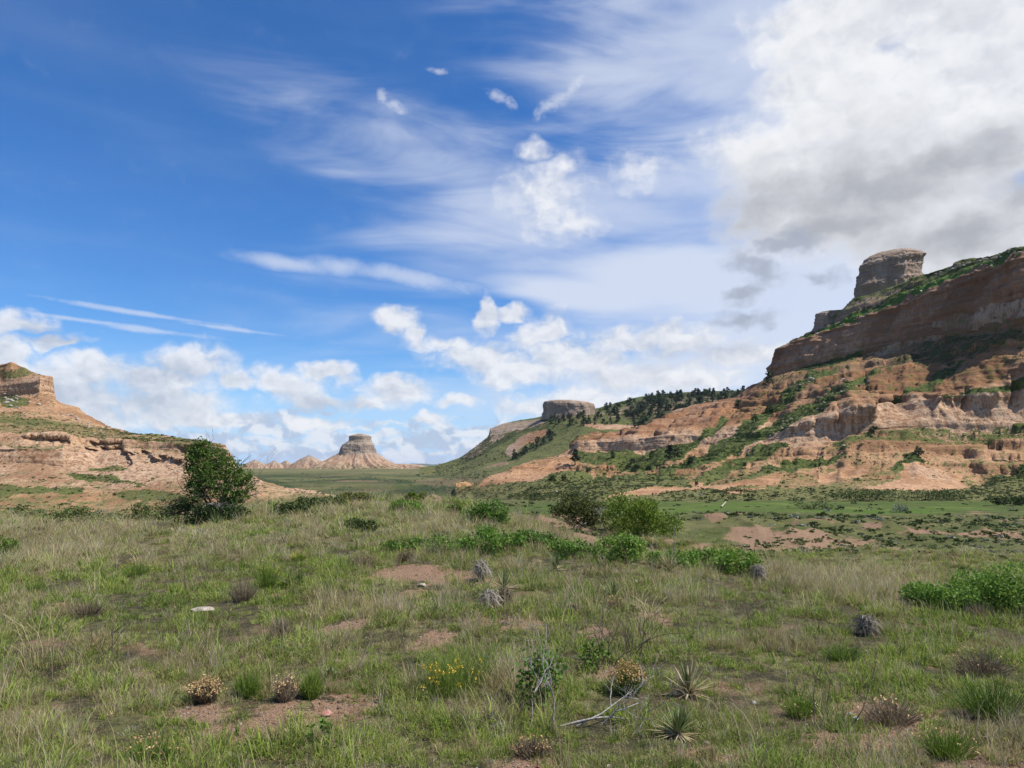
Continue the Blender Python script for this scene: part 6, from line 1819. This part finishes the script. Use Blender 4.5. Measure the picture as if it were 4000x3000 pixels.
def conifer(name, h, seed, mat, leafs, leaf, kind, label, cat, group):
    """trunk and crown; kind 0 round juniper, 1 open pine"""
    rng = np.random.default_rng(seed)
    r = tag(empty(name, (0, 0, 0)), label, cat, group)
    if kind == 0:
        P, d = lumps(rng, leafs, h * 0.48, h * 0.48, h, 12, 0.25, 0.08)
        P[:, :2] *= (1.05 - 0.45 * P[:, 2:3] / h)
        tl = [(np.array([(0, 0, -0.3), (0.02 * h, 0, h * 0.3), (0, 0, h * 0.8)]), np.array([0.05, 0.04, 0.01]) * h)]
    else:
        P, d = [], []
        tl = [(np.array([(0, 0, -0.3), (0.015 * h, 0.01 * h, h * 0.5), (0, 0, h * 0.97)]), np.array([0.035, 0.022, 0.006]) * h)]
        for q in range(20):
            z = rng.uniform(0.18, 0.97)
            a = rng.uniform(0, 6.283)
            ln = h * 0.30 * (1.08 - z) ** 0.7 * rng.uniform(0.55, 1.15)
            tipp = np.array([math.cos(a) * ln, math.sin(a) * ln, z * h + ln * 0.15])
            tl.append((np.array([(0, 0, z * h), tipp]), np.array([0.010, 0.003]) * h))
            m_ = leafs // 20
            f = rng.uniform(0.25, 1.1, (m_, 1))
            P.append(np.array([0, 0, z * h]) * (1 - f) + tipp * f + rng.normal(size=(m_, 3)) * h * np.array([0.045, 0.045, 0.03]))
        P = np.concatenate(P)
        d = None
    part("crown", leaves_np(P, leaf, rng, 0.3, 0.45, d), mat, r)
    part("trunk", tubes_np(tl, 5), M_BARK, r)
    return r


def build_trees():
    rng = np.random.default_rng(950)
    pine = [conifer("pine_tree", 1.0, 960 + i, M_PINE, 260, 0.16, 1, None, None, None) for i in range(3)]
    juni = [conifer("juniper_tree", 1.0, 970 + i, M_JUNI, 320, 0.15, 0, None, None, None) for i in range(3)]
    fresh = {id(o): True for o in pine + juni}
    def put(kind, p, h, label, group, wide=1.0):
        k = rng.integers(0, 3)
        src = (pine if kind else juni)[k]
        if fresh[id(src)]:
            fresh[id(src)] = False
            o = src
        else:
            o = copy_tree(src)
        o.location = p
        o.scale = (h * wide, h * wide, h)
        o.rotation_euler = (0, 0, rng.uniform(0, 6.28))
        tag(o, label, "tree", group)
    G = "junipers and pines on the right bluff"
    for px, py, h, kind, wide, lab in [(2246, 1808, 62, 1, 1.3, "open crowned pine at the left end of the pale red ridge"), (2399, 1784, 40, 0, 1.0, "dense dark juniper under the red ridge's pale cliff"), (2152, 1872, 32, 0, 1.5, "wide round juniper, left of the pair below the red spur"), (2202, 1872, 32, 0, 1.1, "round juniper, right of the pair below the red spur"),
                                       (2302, 1842, 22, 0, 1.5, "low juniper between the red spur and the ridge"), (2370, 1836, 24, 1, 0.9, "slim young pine right of the low juniper"), (2268, 1872, 16, 1, 0.9, "tiny pine just right of the juniper pair"), (2546, 1780, 36, 0, 1.0, "grey green juniper among the brush below the ridge"),
                                       (2617, 1790, 62, 1, 1.2, "tallest pine on the right bluff's lower slope, amid brush"), (2717, 1890, 22, 0, 1.1, "single dark juniper above the meadow's thicket"), (2949, 1640, 40, 0, 1.0, "pointed dark juniper on the wide diagonal green strip"), (3003, 1602, 36, 0, 1.1, "dark juniper just above the pointed one on the green strip"),
                                       (3005, 1490, 48, 1, 1.4, "bushy pine on the skyline at the foot of the high cliff"), (2990, 1500, 30, 0, 1.2, "juniper hugging the bluff's edge below the skyline pine"), (2878, 1585, 30, 0, 1.6, "dark round juniper on the red ridge's top edge"), (3588, 1770, 40, 0, 1.4, "round grey green juniper on the pale lower slope"),
                                       (2700, 1800, 34, 0, 1.6, "dark brushy juniper above the pale wash"), (2480, 1800, 24, 0, 1.8, "spreading juniper in the brush left of the tall pine"), (2650, 1770, 36, 0, 1.8, "spreading juniper in the brush right of the tall pine"), (3410, 1690, 30, 0, 1.7, "dark shrubby juniper at the pale cliff's foot")]:
        p = on_land('right', px, py)
        put(kind, p, px_size(h, p.y), lab, None, wide)
    # the wood on the green hill
    V = LAND['mid'][0]
    n = 0
    poly = [(2440, 1600), (2545, 1548), (2640, 1538), (2900, 1528), (2900, 1560), (2760, 1585), (2640, 1610), (2590, 1640), (2530, 1672), (2480, 1655), (2440, 1640)]
    cand = []
    while len(cand) < 190:
        x, y = rng.uniform(2440, 2900), rng.uniform(1528, 1680)
        if in_poly(np.array([x]), np.array([y]), poly)[0]:
            cand.append((x, y, "dark pine in the dense wood on the green hill's shoulder", "pines of the wood on the green hill"))
    for q in range(14):
        cand.append((rng.uniform(2440, 2550), rng.uniform(1672, 1692), "dark pine in the clump just behind the red ridge", "pines clumped behind the red ridge"))
    for q in range(70):
        x, y = rng.uniform(2150, 2500), 0
        y = rng.uniform(np.interp(x, [2150, 2320, 2500], [1625, 1608, 1556]), np.interp(x, [2150, 2320, 2500], [1650, 1660, 1660]))
        cand.append((x, y, "scattered dark pine on the open grass around the castle-like rock", "pines scattered around the castle-like rock"))
    for q in range(34):
        x = rng.uniform(2350, 2920)
        cand.append((x, np.interp(x, [2346, 2405, 2482, 2540, 2640, 2758, 2922], [1592, 1574, 1554, 1545, 1536, 1530, 1524]) + 2, "small pine standing on the green hill's skyline", "pines along the green hill's skyline"))
    for q in range(26):
        f = rng.uniform()
        cand.append((2000 + 150 * f + rng.normal() * 8, 1792 - 95 * f + rng.normal() * 6, "dark brushy pine in the gully below the orange scar", "pines in the gully below the orange scar"))
    for x, y, lab, grp in cand:
        p = on_land('mid', x, y, 10)
        put(1 if rng.uniform() < 0.6 else 0, p - Vector((0, 0, 0.3)), px_size(rng.uniform(13, 27) if 'skyline' in lab else rng.uniform(9, 33), p.y), lab, grp, 1.25)
    for px, py, h, lab in ((1664, 1836, 16, "round dark tree nearest the butte at the foot of the green hill"), (1685, 1826, 9, "tiny dark tree second from the butte"), (1702, 1822, 10, "small dark tree third from the butte"), (1716, 1822, 14, "dark tree fourth from the butte, beside a twin"), (1728, 1821, 11, "twin of the dark tree on the plain's edge"), (1760, 1814, 13, "dark tree at the very foot of the green hill's slope"), (1790, 1800, 10, "small dark tree a little way up the green hill's slope")):
        p = hit(px, py, 300)
        put(0, p, px_size(h, p.y), lab, None, 1.3)
    for px, py, h, lab in ((1830, 1790, 9, None), (1850, 1780, 10, None), (1872, 1772, 9, None), (1895, 1775, 11, None), (1925, 1790, 12, None), (1960, 1765, 9, None), (2130, 1690, 12, None), (2160, 1660, 10, None), (1940, 1715, 9, None), (1985, 1700, 9, None)):
        p = on_land('mid', px, py, 10)
        put(0, p, px_size(h, p.y), "tiny dark tree dotted on the green hill's left flank", "trees dotted on the green hill's left flank", 1.2)


build_trees()


build_grass()


# ------------------------------------------------------------ air
def build_haze():
    x0, x1, y0, y1, z0, z1 = -21000, 21000, -60, 14200, -90, 140
    V = np.array([(x, y, z) for z in (z0, z1) for y in (y0, y1) for x in (x0, x1)], float)
    Fc = np.array([(0, 2, 3, 1), (4, 5, 7, 6), (0, 1, 5, 4), (2, 6, 7, 3), (0, 4, 6, 2), (1, 3, 7, 5)])
    m = bpy.data.materials.new("air")
    m.use_nodes = True
    m.node_tree.nodes.clear()
    k = NT(m.node_tree)
    out = k.new('ShaderNodeOutputMaterial')
    v = k.new('ShaderNodeVolumePrincipled')
    v.inputs['Color'].default_value = (0.72, 0.82, 1.0, 1)
    v.inputs['Density'].default_value = 3.6e-5
    k.l.new(v.outputs[0], out.inputs['Volume'])
    tag(link("haze", mesh_np("haze", V, Fc, None, False, [m])), "thin blue air over the far plain", None, None, 'stuff')


build_haze()
